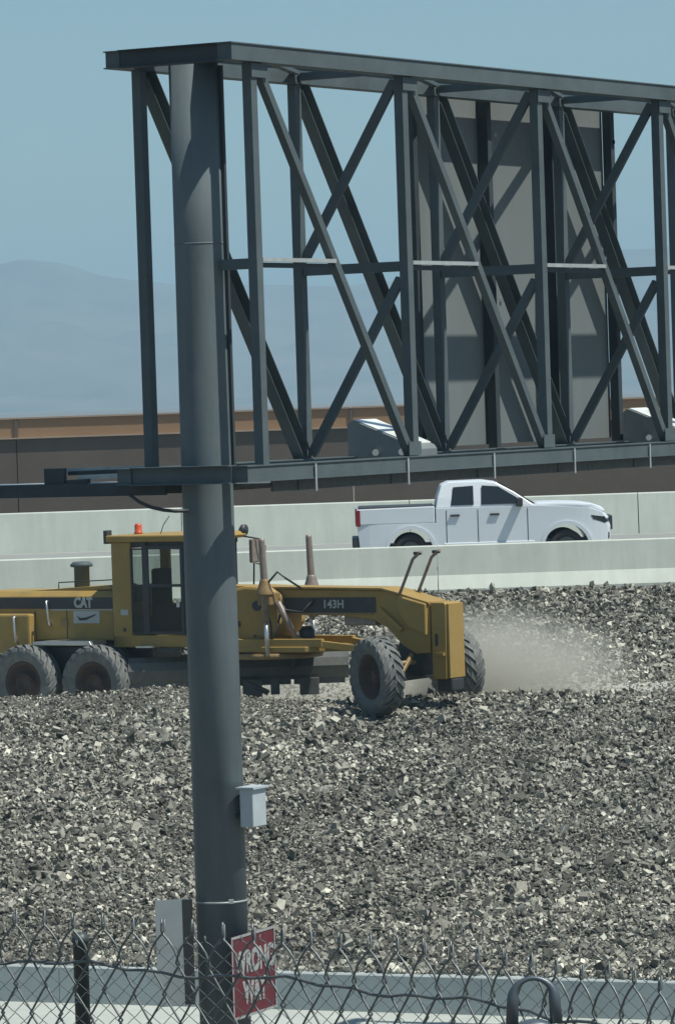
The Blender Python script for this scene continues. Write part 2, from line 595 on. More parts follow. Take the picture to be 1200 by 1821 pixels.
# low retaining wall at the foot of the gravel bank
rw = thing('retaining_wall', 'low pale concrete kerb wall at the foot of the gravel bank behind the fences', 'wall', (WA.x, WA.y, -7.97))
wd = (Vector((WB.x, WB.y, 0)) - Vector((WA.x, WA.y, 0))).normalized()
wnrm = Vector((wd.y, -wd.x, 0))     # towards the camera
for k in range(-3, 6):
    p = Vector((WA.x, WA.y, 0)) + wd * (k * 3.05 + .9)
    q = p + wd * 3.04
    mb = MB()
    pts = []
    for e in (p, q):
        for off, z in ((.02, -8.0), (0, Z_WALL + .03), (-.02, Z_WALL + .05), (-.5, Z_WALL + .05), (-.5, -8.0)):
            pts.append(e + wnrm * off + Vector((0, 0, z)))
    mb.add(pts, [(0, 1, 2, 3, 4), (9, 8, 7, 6, 5)] + [(i, 5 + i, 5 + (i + 1) % 5, (i + 1) % 5) for i in range(5)])
    mb.build('wall_section', 'curb', rw, rw.location)

# ------------------------------------------------------------------ gravel (one mass, real stones)
def rock_shapes(n):
    """broken stone: skewed, jittered blocks with flat faces"""
    v = np.array([(x, y, z) for x in (-1, 1) for y in (-1, 1) for z in (-1, 1)], float) * .62
    f = np.array([(0, 1, 3), (0, 3, 2), (4, 6, 7), (4, 7, 5), (0, 4, 5), (0, 5, 1), (2, 3, 7), (2, 7, 6), (0, 2, 6), (0, 6, 4), (1, 5, 7), (1, 7, 3)])
    out = []
    for _ in range(n):
        s = np.array([1.15, RNG.uniform(.7, 1.0), RNG.uniform(.5, .9)])
        w = v.copy()
        top = w[:, 2] > 0
        w[top, :2] *= RNG.uniform(.45, .9, 2)
        side = w[:, 0] > 0
        w[side, 1] *= RNG.uniform(.5, .95)
        w = w * RNG.uniform(.75, 1.25, (8, 1)) + RNG.normal(0, .12, (8, 3))
        w[:, 0] += w[:, 2] * RNG.uniform(-.4, .4)
        out.append(w * s)
    return np.array(out), f


def rocks(name, x, y, size, m, label, lift=0.25):
    n = len(x)
    shapes, f = rock_shapes(60)
    sh = shapes[RNG.integers(0, 60, n)]
    q = RNG.normal(size=(n, 4))
    q[:, 0] += 0.4
    q /= np.linalg.norm(q, axis=1, keepdims=True)
    w, a, b, c = q.T
    rm = np.stack([1 - 2 * (b * b + c * c), 2 * (a * b - w * c), 2 * (a * c + w * b), 2 * (a * b + w * c), 1 - 2 * (a * a + c * c), 2 * (b * c - w * a), 2 * (a * c - w * b), 2 * (b * c + w * a), 1 - 2 * (a * a + b * b)], -1).reshape(n, 3, 3)
    v = np.einsum('nij,nkj->nki', rm, sh) * (size[:, None, None] / 2)
    z = ground_z(x, np.maximum(y, wall_y(x) + .5)) + size * (lift + RNG.uniform(-.2, .25, n))
    v += np.stack([x, y, z], -1)[:, None, :]
    me = bpy.data.meshes.new(name)
    me.vertices.add(n * 8)
    me.vertices.foreach_set('co', v.astype(np.float32).ravel())
    fi = (f[None] + (np.arange(n) * 8)[:, None, None]).astype(np.int32).reshape(-1)
    me.loops.add(len(fi))
    me.loops.foreach_set('vertex_index', fi)
    me.polygons.add(len(fi) // 3)
    me.polygons.foreach_set('loop_start', np.arange(0, len(fi), 3, dtype=np.int32))
    me.polygons.foreach_set('use_smooth', np.zeros(len(fi) // 3, bool))
    at = me.attributes.new('tone', 'FLOAT', 'POINT')
    at.data.foreach_set('value', np.repeat(np.clip(RNG.uniform(0, 1, n) * .92 + .16 * (_n2(x, y, .55, 41) - .45) + .18 * (_n2(x, y * 1.6, 1.7, 43) - .5), 0, 1), 8).astype(np.float32))
    me.materials.append(m)
    me.update()
    o = bpy.data.objects.new(name, me)
    COL.objects.link(o)
    return tag(o, label, None, None, 'stuff')


def rock_mat():
    m = bpy.data.materials.new('crushed_stone')
    m.use_nodes = True
    nt = m.node_tree
    b = nt.nodes['Principled BSDF']
    b.inputs['Roughness'].default_value = 0.9
    b.inputs['Specular IOR Level'].default_value = 0.3
    at = nt.nodes.new('ShaderNodeAttribute')
    at.attribute_name = 'tone'
    r = nt.nodes.new('ShaderNodeValToRGB')
    r.color_ramp.interpolation = 'LINEAR'
    e = r.color_ramp.elements
    e[0].position, e[0].color = 0.0, (0.05, 0.05, 0.042, 1)
    e[1].position, e[1].color = 1.0, (0.72, 0.70, 0.57, 1)
    for p, c in ((.40, (0.165, 0.161, 0.134, 1)), (.70, (0.295, 0.285, 0.235, 1)), (.88, (0.47, 0.455, 0.375, 1))):
        k = e.new(p)
        k.color = c
    nt.links.new(at.outputs['Fac'], r.inputs[0])
    n = nt.nodes.new('ShaderNodeTexNoise')
    n.inputs['Scale'].default_value = 25
    n.inputs['Detail'].default_value = 4
    tc = nt.nodes.new('ShaderNodeTexCoord')
    nt.links.new(tc.outputs['Object'], n.inputs['Vector'])
    mr = nt.nodes.new('ShaderNodeMapRange')
    mr.inputs['To Min'].default_value = .7
    mr.inputs['To Max'].default_value = 1.3
    nt.links.new(n.outputs[0], mr.inputs[0])
    mx = nt.nodes.new('ShaderNodeVectorMath')
    mx.operation = 'SCALE'
    nt.links.new(r.outputs[0], mx.inputs[0])
    nt.links.new(mr.outputs[0], mx.inputs['Scale'])
    nt.links.new(mx.outputs[0], b.inputs['Base Color'])
    return m


ROCK = rock_mat()


def scatter(n, y0, y1, pad=1.1):
    y = RNG.uniform(y0, y1, n)
    x = RNG.uniform(-1, 1, n) * (y * 0.075 + pad) + 0.1
    return x, y


x, y = scatter(165000, 56.0, 78.0)
k = (y > wall_y(x) + .10) & ((x < 8) & (x > -8))
x, y = x[k], y[k]
sz = np.clip(RNG.lognormal(math.log(.051), .42, len(x)), .03, .2)
sz *= np.where((x < -.6) & (y > 75.0 + .8 * _n2(x, y, .9, 21)), .62, 1.0) * (.85 + .4 * _n2(x, y, .5, 33))
# thin out on the crest's back
k = (y < CREST_Y + .4) | (RNG.uniform(0, 1, len(x)) < .4)
rocks('gravel', x[k], y[k], sz[k], ROCK, 'grey crushed stone covering the lower bank')
x, y = scatter(66000, 80.0, 86.95)
toe = np.interp(x, [-6, -1, 2, 6], [82.5, 82.1, 80.7, 80.3])
k = y > toe - .3 * RNG.uniform(0, 1, len(x)) ** 2
x, y = x[k], y[k]
sz = np.clip(RNG.lognormal(math.log(.058), .42, len(x)), .045, .22)
rocks('gravel', x, y, sz, ROCK, 'grey crushed stone covering the upper bank')
x, y = scatter(14000, 77.6, 82.4)
sz = np.clip(RNG.lognormal(math.log(.035), .5, len(x)), .015, .12)
rocks('gravel', x, y, sz, ROCK, 'loose small stones on the graded strip', .1)

# ------------------------------------------------------------------ sign gantry
GS = 0.7554      # gantry unit in metres: the column is 0.47 m thick
MB.K = GS
YAW = R(30)
LD = Vector((math.sin(YAW), math.cos(YAW), 0))      # along the truss
TD = Vector((math.cos(YAW), -math.sin(YAW), 0))     # towards its front face
C0 = P(368, 840, 42.00)
GB = Vector((C0.x, C0.y, -7.96))
HT = 0.8
PANEL = 3.8
NP = 5
zt1, zt0 = P(400, 75, 41.40).z, P(400, 107, 41.40).z
zb1, zb0 = P(425, 828, 41.47).z, P(425, 858, 41.47).z
ztc, zbc = (zt0 + zt1) / 2, (zb0 + zb1) / 2
zmid = P(452, 467, 41.55).z


def TP(a, t, z):
    return Vector((C0.x, C0.y, 0)) + (LD * a + TD * t) * GS + Vector((0, 0, z))


gan = thing('sign_gantry', 'grey steel box truss on a round column standing before the gravel bank', 'sign structure', GB)
AEND = PANEL * NP + .3


def gp(name, mb, m='steel', bev=0.0):
    return mb.build(name, m, gan, GB, bev)


col = MB()
col.lathe([(.24, -7.96), (.24, -1.0), (.232, 1.465), (.232, ztc - .0302)], (C0.x, C0.y, 0), n=40)
gp('column', col, 'column')
gp('weld_band', MB().lathe([(.234, 1.462), (.234, 1.478)], (C0.x, C0.y, 0), n=40), 'column')
bp_ = MB().lathe([(.38, -7.96), (.38, -7.90)], (C0.x, C0.y, 0), n=28)
for i in range(10):
    a = i * math.pi / 5
    bp_.lathe([(.03, -7.9), (.03, -7.80)], (C0.x + .31 * math.cos(a), C0.y + .31 * math.sin(a), 0), n=6, smooth=False)
gp('base_plate', bp_, 'steel_dark')


def chord(t, z0, z1, a0, w=.2):
    """built-up chord: hollow section with slight lips on the outer face"""
    zc, h = (z0 + z1) / 2, (z1 - z0) / GS
    mb = MB()
    mb.bar(TP(a0, t, zc), TP(AEND, t, zc), w, h - .03, TD)
    mb.bar(TP(a0 - .03, t, z1 - .0057), TP(AEND, t, z1 - .0057), w + .03, .015, TD)
    mb.bar(TP(a0 - .03, t, z0 + .0057), TP(AEND, t, z0 + .0057), w + .03, .015, TD)
    return mb


gp('top_chord', chord(HT + .02, zt0, zt1, -.60))
gp('top_chord', chord(-HT - .02, zt0, zt1, -.56))
gp('bottom_chord', chord(HT + .02, zb0, zb1, -.55))
gp('bottom_chord', chord(-HT - .02, zb0, zb1, -.62))
# transverse end beams
for zc, aa, nm in ((ztc - .0000, -.52, 'top_cross_beam'), (zbc, -.57, 'bottom_cross_beam')):
    mb = MB()
    mb.bar(TP(aa, -HT + .085, zc), TP(aa, HT - .085 + (.0 if zc > 0 else 0), zc), .05, .20, LD)
    mb.bar(TP(aa, -HT + .085, zc + .0793), TP(aa, HT - .085, zc + .0793), .18, .014, LD)
    mb.bar(TP(aa, -HT + .085, zc - .0793), TP(aa, HT - .085, zc - .0793), .18, .014, LD)
    gp(nm, mb, 'steel_dark' if zc > 0 else 'steel')
# saddle plates joining truss to column
mb = MB()
mb.bar(TP(0, -HT + .1, ztc + .0151), TP(0, HT - .1, ztc + .0151), .5, .03, LD)
gp('cap_plate', mb)
mb = MB()
mb.bar(TP(-.33, -HT + .1, zbc), TP(-.33, -.1, zbc), .06, .2, LD)
gp('clamp_arm', mb)
VS = .125
DW = .105
for i in range(NP + 1):
    a = i * PANEL
    for t in (HT, -HT):
        gp('vertical_post', MB().bar(TP(a, t, zb1 + .0015), TP(a, t, zt0 - .0015), VS, VS + .015, TD))
    # cross frame
    if i > 0:
        gp('cross_strut', MB().bar(TP(a, -HT + .07, zmid), TP(a, HT - .07, zmid), .09, .13, LD))
        gp('cross_brace', MB().bar(TP(a, HT - .09, zt0 - .0453), TP(a, -HT + .09, zmid + .1209), .07, .12, LD))
        gp('cross_brace', MB().bar(TP(a, HT - .09, zmid - .1209), TP(a, -HT + .09, zb1 + .0378), .07, .12, LD))
        gp('plan_brace', MB().bar(TP(a, -HT + .1, ztc - .0151), TP(a, HT - .1, ztc - .0151), .1, .1, LD))
    else:
        gp('cross_strut', MB().bar(TP(a, .31, zmid), TP(a, HT - .07, zmid), .09, .13, LD))
    if i < NP:
        b = a + PANEL
        gp('diagonal_brace', MB().bar(TP(a + .16, HT + .0, zt0 - .0227), TP(b - .08, HT, zb1 + .0227), DW, DW, TD))
        p_, q_ = TP(a + .16, -HT - .08, zt0 - .0227), TP(b - .08, -HT - .08, zb1 + .0227)
        ch = MB()
        ch.bar(p_, q_, .012, .19, TD)
        perp = (q_ - p_).normalized().cross(TD).normalized()
        for e in (-1, 1):  # deep flanges, shaped to throw shade on the web
            o_ = perp * (e * .0985 * GS) + TD * (.079 * GS)
            ch.bar(p_ + o_, q_ + o_, .17, .010, TD)
        gp('diagonal_brace', ch)
        gp('gusset_plate', MB().bar(TP(a - .08, HT + .078, zt0 - .075), TP(a + .30, HT + .078, zt0 - .075), .01, .17, TD))
        # short front strut from post to diagonal, its sunlit face put into a paler steel colour
        fr = (zmid - (zt0 - .0227)) / ((zb1 + .0227) - (zt0 - .0227))
        ad = a + .16 + (PANEL - .24) * fr
        s_ = MB()
        s_.bar(TP(a + .075, HT + .03, zmid + .0340), TP(ad - .06, HT + .03, zmid + .0340), .07, .05, TD)
        gp('front_strut', s_, 'galv_and_lit')
        s_ = MB()
        s_.bar(TP(a + .075, HT + .0, zmid - .0151), TP(ad - .06, HT + .0, zmid - .0151), .05, .06, TD)
        gp('strut_angle', s_, 'steel_dark')
        # plan diagonals
        gp('plan_brace', MB().bar(TP(a + .1, HT - .1, ztc + .0227), TP(b - .1, -HT + .1, ztc + .0227), .1, .05, TD))
        gp('gusset_plate', MB().bar(TP(b - .22, HT + .078, zb1 + .0755), TP(b + .1, HT + .078, zb1 + .0755), .01, .18, TD))
# edge plate beside the column, its shade put into a dark colour
gp('shaded_edge_plate', MB().bar(TP(.12, .315, zb1), TP(.12, .315, zt0), .05, .05, LD), 'steel_dark')

# service walkway hung under the bottom chords
wk = thing('catwalk', 'long dark service walkway hung under the bottom chords of the truss', 'walkway', TP(0, 0, -1.12))
wo = wk.location
for k in range(0, 8):
    a = 1.05 + (k - 1) * 2.37
    a0, a1 = max(a + .02, .45), a + 2.35
    mb = MB()
    mb.bar(TP(a0, 0.02, zb0 - .0378), TP(a1, 0.02, zb0 - .0378), 1.3, .035, TD)
    mb.bar(TP(a0, .66, zb0 - .0567), TP(a1, .66, zb0 - .0567), .04, .13, TD)
    mb.bar(TP(a0, -.62, zb0 - .0567), TP(a1, -.62, zb0 - .0567), .04, .13, TD)
    mb.build('grating_panel', 'grating', wk, wo)
    if k == 0:
        continue
    mb = MB()
    mb.bar(TP(a, .945, zb1 - .0151), TP(a, .945, zb0 - .1133), .012, .035, TD)
    mb.bar(TP(a, .95, zb0 - .1133), TP(a, .60, zb0 - .1133), .035, .012, LD)
    mb.build('hanger', 'galv_and_lit', wk, wo)

# side platform running out to the left
pf = thing('access_platform', 'dark steel access platform with folded rails left of the column', 'platform', TP(0, -1, -1.15))
po = pf.location
zp1 = P(100, 863, 42.15).z
zp0 = P(100, 886, 42.15).z
mb = MB()
mb.bar(TP(-.25, -.45, (zp0 + zp1) / 2), TP(-.25, -5.5, (zp0 + zp1) / 2), .06, (zp1 - zp0) / GS, LD)
mb.bar(TP(.55, -.45, (zp0 + zp1) / 2), TP(.55, -5.5, (zp0 + zp1) / 2), .06, (zp1 - zp0) / GS, LD)
mb.build('edge_beam', 'steel_dark', pf, po)
for k in range(5):
    MB().bar(TP(.15, -.9 - k * .92, zp1 - .0076), TP(.15, -1.8 - k * .92, zp1 - .0076), .74, .03, LD).build('grating_panel', 'galv_and_lit', pf, po)
z1, z2 = P(70, 838, 42.23).z, P(100, 852, 42.23).z
x1 = P(70, 838, 42.23)
tl = -(x1 - TP(0, 0, x1.z)).length / GS
mb = MB()
mb.bar(TP(.05, -HT - .12, z1 + .0000), TP(.05, tl, z1 - .0076), .05, .05, LD)
mb.build('rail', 'galv_and_lit', pf, po)
mb = MB()
mb.bar(TP(-.12, -HT - .12, z2 + .0151), TP(-.12, tl + .3, z2), .05, .06, LD)
mb.build('rail', 'galv_and_lit', pf, po)
mb = MB()
mb.bar(TP(-.2, tl, zp1 + .0000), TP(-.2, tl, z1 + .0151), .06, .30, LD)
mb.bar(TP(-.2, tl + .18, zp1 + .0151), TP(-.2, tl + .5, zp1 + .0227), .06, .06, LD)
mb.bar(TP(-.05, tl + .1, z1 - .0378), TP(-.05, -HT - .1, z1 - .0227), .03, .05, LD)
mb.build('hinge_bracket', 'steel_dark', pf, po)
# loose cable
cb = MB()
pts = [P(230, 880, 41.85), P(248, 893, 41.81), P(268, 902, 41.77), P(290, 907, 41.77), P(312, 909, 41.77), P(336, 908, 41.77)]
cb.tube(pts, .017, 8)
tag(cb.build('cable', 'black', None, pts[0], loc=pts[0]), 'thin dark cable sagging from the platform to the column', 'cable')

# ------------------------------------------------------------------ sign panels on the far side of the truss
so_ = TP(7.3, -1.15, zb1)
sgn = thing('overhead_sign', 'grey back of a large road sign mounted behind the truss', 'sign', so_)
pa = [7.4, 9.6, 11.6, 13.55]
for i in range(3):
    MB().bar(TP(pa[i] + .006, -1.18, (zb1 + zt1) / 2), TP(pa[i + 1] - .006, -1.18, (zb1 + zt1) / 2), .03, (zt1 - zb1 - .08) / GS, TD).build('sign_panel', 'panel', sgn, so_)
for aa in pa:
    MB().bar(TP(aa, -1.06, zb1 - .0378), TP(aa, -1.06, zt1 - .0378), .14, .12, TD).build('sign_post', 'steel_dark', sgn, so_)  # the posts' shaded side is put into the dark colour
bl = MB()
for aa in (pa[0] + .1, 10.1, pa[3] + .02, pa[3] + .02, 11.6):
    for zz in (zb1 + 1.6, zb1 + 3.4):
        bl.box(TP(aa, -.985, zz) if abs(aa - pa[3]) < .1 else TP(aa, -1.155, zz), (.03, .03, .04))
bl.build('bolt', 'galv_and_lit', sgn, so_)

# sign lighting housings sitting on the walkway
for aa, lab in ((4.95, 'grey wedge shaped sign light left of the sign panels'), (13.25, 'grey wedge shaped sign light at the right edge beyond the sign panels')):
    o_ = TP(aa, -.3, zb1 - .0151)
    fl = thing('sign_light', lab, 'light', o_, group='sign lights on the truss walkway')
    zb_ = zb1 - .0906
    zh = P(622, 747, 45.70).z
    mb = MB()
    prof = [(-.82, zb_), (-.82, zh - .0453), (-.74, zh), (.16, zh - .27), (.20, zh - .31), (.20, zb_)]
    pts = [TP(aa, t, z) for t, z in prof] + [TP(aa + .62, t, z) for t, z in prof]
    n = len(prof)
    mb.add(pts, [list(range(n)), list(range(2 * n - 1, n - 1, -1))] + [(i, n + i, n + (i + 1) % n, (i + 1) % n) for i in range(n)])
    mb.build('housing', 'box', fl, o_, .004)
    mb = MB()
    q = [TP(aa + .03, -.71, zh - .009), TP(aa + .59, -.71, zh - .009), TP(aa + .59, .12, zh - .258), TP(aa + .03, .12, zh - .258)]
    up = Vector((0, 0, .014))
    mb.add([p + up * .2 for p in q] + [p + up for p in q], [(3, 2, 1, 0), (4, 5, 6, 7), (0, 1, 5, 4), (1, 2, 6, 5), (2, 3, 7, 6), (3, 0, 4, 7)])
    mb.build('lens', 'lens', fl, o_)  # pale plate, the sunlit sloping top is put into its colour
    for tt in (-.4, .0):
        MB().lathe([(.035, -.05), (.035, .0)], TP(aa - .0, tt, zb_ + .1209), 'Y', 10).build('bolt', 'galv_and_lit', fl, o_)

# small things fixed to the column
jb = P(450, 1436, 41.81)
jt = thing('junction_box', 'small pale grey electrical box on the right side of the column', 'electrical box', jb)
mb = MB()
mb.bar(-LD * .12, LD * .12, .19, .47, TD)
mb.build('enclosure', 'jbox', jt, bevel=.008)
mb = MB()
mb.bar(-LD * .145 + Vector((0, 0, .187)), LD * .145 + Vector((0, 0, .187)), .26, .025, TD)
mb.build('rain_lid', 'jbox', jt)
for z in (.08, -.09):
    MB().bar(-LD * .07 - TD * .10 + Vector((0, 0, z)), LD * .07 - TD * .10 + Vector((0, 0, z)), .12, .05, TD).build('bracket', 'steel_dark', jt)
mb = MB()
mb.tube([(0.01, 0, -.17), (.01, 0, -.22), (-.05, .02, -.31)], .013, 8)
mb.build('conduit', 'galv_and_lit', jt)

# WRONG WAY sign seen at a slant, right of the column
wcn = P(451, 1731, 41.74)
uu = Vector((.40, .9165, 0))
wnn = Vector((.9165, -.40, 0))
ws = thing('road_sign', 'red WRONG WAY sign with white letters on the right of the column', 'road sign', wcn)
MB().bar(-uu * .484, uu * .484, .012, 1.02, wnn).build('sign_face', 'red', ws)
bd = MB()
for s in (-1, 1):
    bd.bar(uu * (s * .472) - Vector((0, 0, .385)) + wnn * .008, uu * (s * .472) + Vector((0, 0, .385)) + wnn * .008, .006, .03, wnn)
    bd.bar(-uu * .46 + Vector((0, 0, s * .374)) + wnn * .008, uu * .46 + Vector((0, 0, s * .374)) + wnn * .008, .006, .03, wnn)
bd.build('border', 'white', ws)
put_text('WRONG', .29, 'white', ws, wnn * .008 + Vector((0, 0, .115)) + uu * .02, uu, (0, 0, 1), .010, .74)
put_text('WAY', .29, 'white', ws, wnn * .008 + Vector((0, 0, -.17)), uu, (0, 0, 1), .010, .74)
for z in (.22, -.22):
    bk = MB()
    bk.bar(-wnn * .015 + Vector((0, 0, z)), -wnn * .13 + Vector((0, 0, z)), .05, .05, uu)
    bk.build('bracket', 'steel_dark', ws)

# plain sign back on the left of the column
sb = P(304, 1696, 41.74)
st = thing('road_sign', 'plain grey back of a sign strapped to the left of the column', 'road sign', sb)
MB().bar((-.132, -.015, 0), (.115, .022, 0), .012, 1.32, (0.15, 1, 0)).build('sign_face', 'alu', st)
MB().box((.162, .075, .0), (.098, .09, .98)).build('shadow_gap_channel', 'black', st)  # black stands for the shadow gap between plate and column
sp = MB()
sp.lathe([(.246, -.009), (.246, .009)], (C0.x, C0.y, P(390, 1607, 41.77).z), n=40)
bkl = P(411, 1604, 41.74)
sp.box(bkl, (.045, .03, .04))
tag(sp.build('strap', 'galv_and_lit', None, (C0.x, C0.y, bkl.z), loc=(C0.x, C0.y, bkl.z)), 'narrow metal strap with buckle round the lower column', 'strap')

MB.K = 1.0

# ------------------------------------------------------------------ motor grader
GO = Vector((1.165, 76.94, -5.403))
gr = thing('motor_grader', 'dusty yellow motor grader working on the gravel bank', 'grader', GO, (0, 0, R(-33)))


def part(name, mb, m, bev=0.0, parent=None):
    return mb.build(name, m, parent or gr, bevel=bev)


def xz(poly, y0, y1):
    return MB().prism(poly, 1, y0, y1)


# frame beam with gooseneck
beam = xz([(-4.0, 1.66), (-1.25, 1.64), (-.55, 1.56), (-.28, 1.42), (.02, 1.12), (.28, .98), (.56, 1.0), (.585, 1.83), (.3, 1.90), (-.05, 2.0), (-.35, 2.07), (-4.0, 2.13)], -.26, .26)
part('frame_beam', beam, 'yellow', .02)
part('beam_flange', xz([(-3.9, 2.135), (-.35, 2.075), (-.05, 2.005), (.3, 1.905), (.585, 1.835), (.585, 1.865), (.3, 1.94), (-.05, 2.04), (-.35, 2.11), (-3.9, 2.165)], -.31, .31), 'yellow')
part('gooseneck_rib', xz([(-.45, 1.72), (-.38, 1.78), (.06, 1.42), (.0, 1.36)], -.33, .33), 'yellow')
part('gooseneck_cheek', xz([(.0, 1.98), (.55, 1.84), (.55, 1.30), (.2, 1.45), (-.02, 1.75)], -.36, .36), 'yellow', .02)
for s in (-1, 1):
    part('side_band', MB().box((-1.48, s * .268, 1.82), (1.95, .012, .26)), 'black')
    part('lower_band', MB().box((-1.7, s * .268, 1.666), (2.3, .012, .03)), 'yellow_worn')
put_text('143H', .20, 'grey_print', gr, (-1.36, -.276, 1.83), (1, 0, 0), (0, 0, 1), .004)
part('valve_box', MB().box((-.87, 0, 1.55), (.64, .42, .18)), 'rust', .02)
# front block
part('push_block', xz([(.60, .55), (.88, .55), (.90, 1.82), (.86, 1.86), (.60, 1.86)], -.26, .26), 'yellow', .015)
part('front_plate', MB().box((.92, 0.0, 1.20), (.05, .48, 1.27)), 'yellow', .008)
part('step_lug', MB().box((.78, -.29, .98), (.16, .06, .05)), 'yellow')
part('slot', MB().box((.70, -.264, 1.22), (.05, .012, .2)), 'black')
part('tow_hook', MB().box((.8, 0, .45), (.3, .4, .22)), 'black', .03)
# front axle
ax = MB()
ax.box((.05, 0, .62), (.22, 1.75, .18))
ax.prism([(-.28, .60), (.38, .60), (.40, 1.12), (-.05, 1.3)], 1, -.2, .2)
part('front_axle', ax, 'black', .02)
part('lean_bar', MB().tube([(.2, -.9, .84), (.2, .9, .84)], .045), 'yellow_worn')
part('tie_rod', MB().tube([(-.18, -.85, .55), (-.18, .85, .55)], .035), 'rust')
hb = MB()
for s in (-1, 1):
    hb.box((.08, s * .86, .67), (.28, .14, .46))
    hb.tube([(.22, s * .3, .98), (.24, s * .82, .55)], .045)
part('steering_knuckle', hb, 'yellow_worn', .02)


def tyre_mesh(r, w, lug_n, lugs=True):
    mb = MB()
    hw = w / 2
    ri = r * .56
    prof = [(ri, -hw * .62), (r * .70, -hw * .98), (r * .84, -hw), (r * .925, -hw * .86), (r * .955, -hw * .5), (r * .955, hw * .5), (r * .925, hw * .86), (r * .84, hw), (r * .70, hw * .98), (ri, hw * .62), (ri, -hw * .62)]
    mb.lathe(prof, (0, 0, 0), 'Y', 48, True, False)
    if lugs:
        for s in (-1, 1):
            for i in range(lug_n):
                a0 = 2 * math.pi * (i + (.5 if s > 0 else 0)) / lug_n
                da = .62 * 2 * math.pi / lug_n
                sw_ = 1.15 * 2 * math.pi / lug_n      # sweep towards the shoulder
                pts = []
                for (yy, rr, sh) in ((s * hw * -.06, .957, 0), (s * hw * .55, .957, .55), (s * hw * .93, .90, 1.0), (s * hw * 1.03, .83, 1.1)):
                    for dr in (0, .055 if abs(yy) < hw else .03):
                        for e in (-.5, .5):
                            a = a0 + sw_ * sh + da * e * (1 if yy * s < hw * .8 else .9)
                            R_ = r * (rr - .02 + dr + (.02 if dr else 0)) if True else 0
                            pts.append((R_ * math.sin(a), yy, R_ * math.cos(a)))
                fs = []
                for k_ in range(3):
                    o = k_ * 4
                    fs += [(o + 2, o + 3, o + 7, o + 6), (o, o + 2, o + 6, o + 4), (o + 1, o + 5, o + 7, o + 3)]
                fs += [(0, 1, 3, 2), (12, 14, 15, 13)]
                mb.add(pts, fs)
    return mb


TYRE = tyre_mesh(.67, .40, 22).mesh('tyre')
TYRE.materials.append(M['rubber'])
rimb = MB()
rimb.lathe([(.0, -.06), (.13, -.06), (.14, -.10), (.17, -.10), (.19, -.02), (.30, .02), (.34, -.11), (.385, -.14), (.385, .14), (.34, .12), (.2, .10), (.0, .10)], (0, 0, 0), 'Y', 32)
for i in range(10):
    a = i * math.pi / 5
    rimb.lathe([(.016, -.12), (.016, -.02)], (.155 * math.sin(a), 0, .155 * math.cos(a)), 'Y', 6, False)
RIM = rimb.mesh('wheel')
RIM.materials.append(M['rim'])


def grader_wheel(loc, steer, lean, flip):
    w = link('wheel', RIM, gr)
    w.location = loc
    w.rotation_euler = (R(lean), R(random.uniform(0, 90)), R(steer + (180 if flip else 0)))
    t = link('tyre', TYRE, w)
    return w


grader_wheel((0.02, -1.12, .66), -27, 3, False)
grader_wheel((0.14, 1.26, .66), -27, -3, True)
for xx in (-5.83, -7.37):
    grader_wheel((xx, -1.10, .50), 0, 0, False)
    grader_wheel((xx, 1.10, .50), 0, 0, True)
# tandem cases and rear chassis
for s in (-1, 1):
    tc_ = xz([(-7.95, .35), (-7.9, .95), (-7.35, 1.12), (-5.62, 1.15), (-5.35, .9), (-5.3, .3), (-6.6, .12)], s * .66 - .12, s * .66 + .12)
    part('tandem_case', tc_, 'black', .03)
    part('fender', xz([(-7.25, 1.16), (-7.25, 1.22), (-6.9, 1.235), (-6.0, 1.235), (-5.95, 1.16)], s * .88 - .2 if s < 0 else .58, s * .88 + .3 if s < 0 else 1.08), 'chrome', .01)
part('rear_chassis', MB().box((-6.7, 0, .95), (3.2, .9, .5)), 'black', .03)
# engine hood
hood = MB()
hp = [(-8.75, 1.22), (-5.78, 1.22), (-5.78, 2.12), (-8.75, 2.0)]
hood.prism([(-.56, 1.22), (.56, 1.22), (.56, 2.0), (.44, 2.10), (-.44, 2.10), (-.56, 2.0)], 0, -8.75, -5.80)
part('engine_hood', hood, 'yellow', .02)
part('hood_top', xz([(-8.3, 2.075), (-6.05, 2.19), (-5.85, 2.12), (-8.3, 2.07)], -.42, .42), 'yellow', .015)
part('hood_band', MB().box((-7.28, -.566, 1.885), (2.94, .014, .20)), 'black')
part('hood_band', MB().box((-7.28, .566, 1.885), (2.94, .014, .20)), 'black')
part('hood_trim', MB().box((-6.5, -.567, 1.765), (1.4, .014, .02)), 'grey_print')
put_text('CAT', .24, 'grey_print', gr, (-6.47, -.577, 1.885), (1, 0, 0), (0, 0, 1), .012, .85)
for xx in (-6.85, -7.55):
    part('panel_seam', MB().box((xx, -.562, 1.5), (.015, .01, .5)), 'black')
pl = part('decal_plate', MB().box((-6.41, -.566, 1.635), (.58, .014, .22)), 'grey_print')
sw2 = MB().prism([(-6.62, 1.66), (-6.55, 1.62), (-6.42, 1.63), (-6.2, 1.69), (-6.22, 1.66), (-6.42, 1.58), (-6.56, 1.57)], 1, -.578, -.574)
part('decal_mark', sw2, 'black', 0, pl)
part('grab_handle', MB().tube([(-7.25, -.56, 1.92), (-7.25, -.63, 1.92), (-7.22, -.64, 1.72), (-7.2, -.63, 1.50), (-7.2, -.56, 1.50)], .02), 'chrome')
part('hinge', MB().box((-6.9, -.57, 1.53), (.14, .03, .12)), 'yellow_worn')
part('bulkhead', xz([(-5.80, 1.0), (-5.52, 1.0), (-5.66, 2.0), (-5.70, 2.17), (-5.80, 2.17)], -.62, .62), 'black', .01)
part('radiator_box', MB().box((-8.25, 0, 1.35), (1.4, 1.5, .70)), 'yellow', .04)
part('box_handle', MB().tube([(-7.86, -.74, 1.66), (-7.86, -.80, 1.64), (-7.84, -.81, 1.4), (-7.82, -.80, 1.2), (-7.82, -.74, 1.18)], .022), 'chrome')
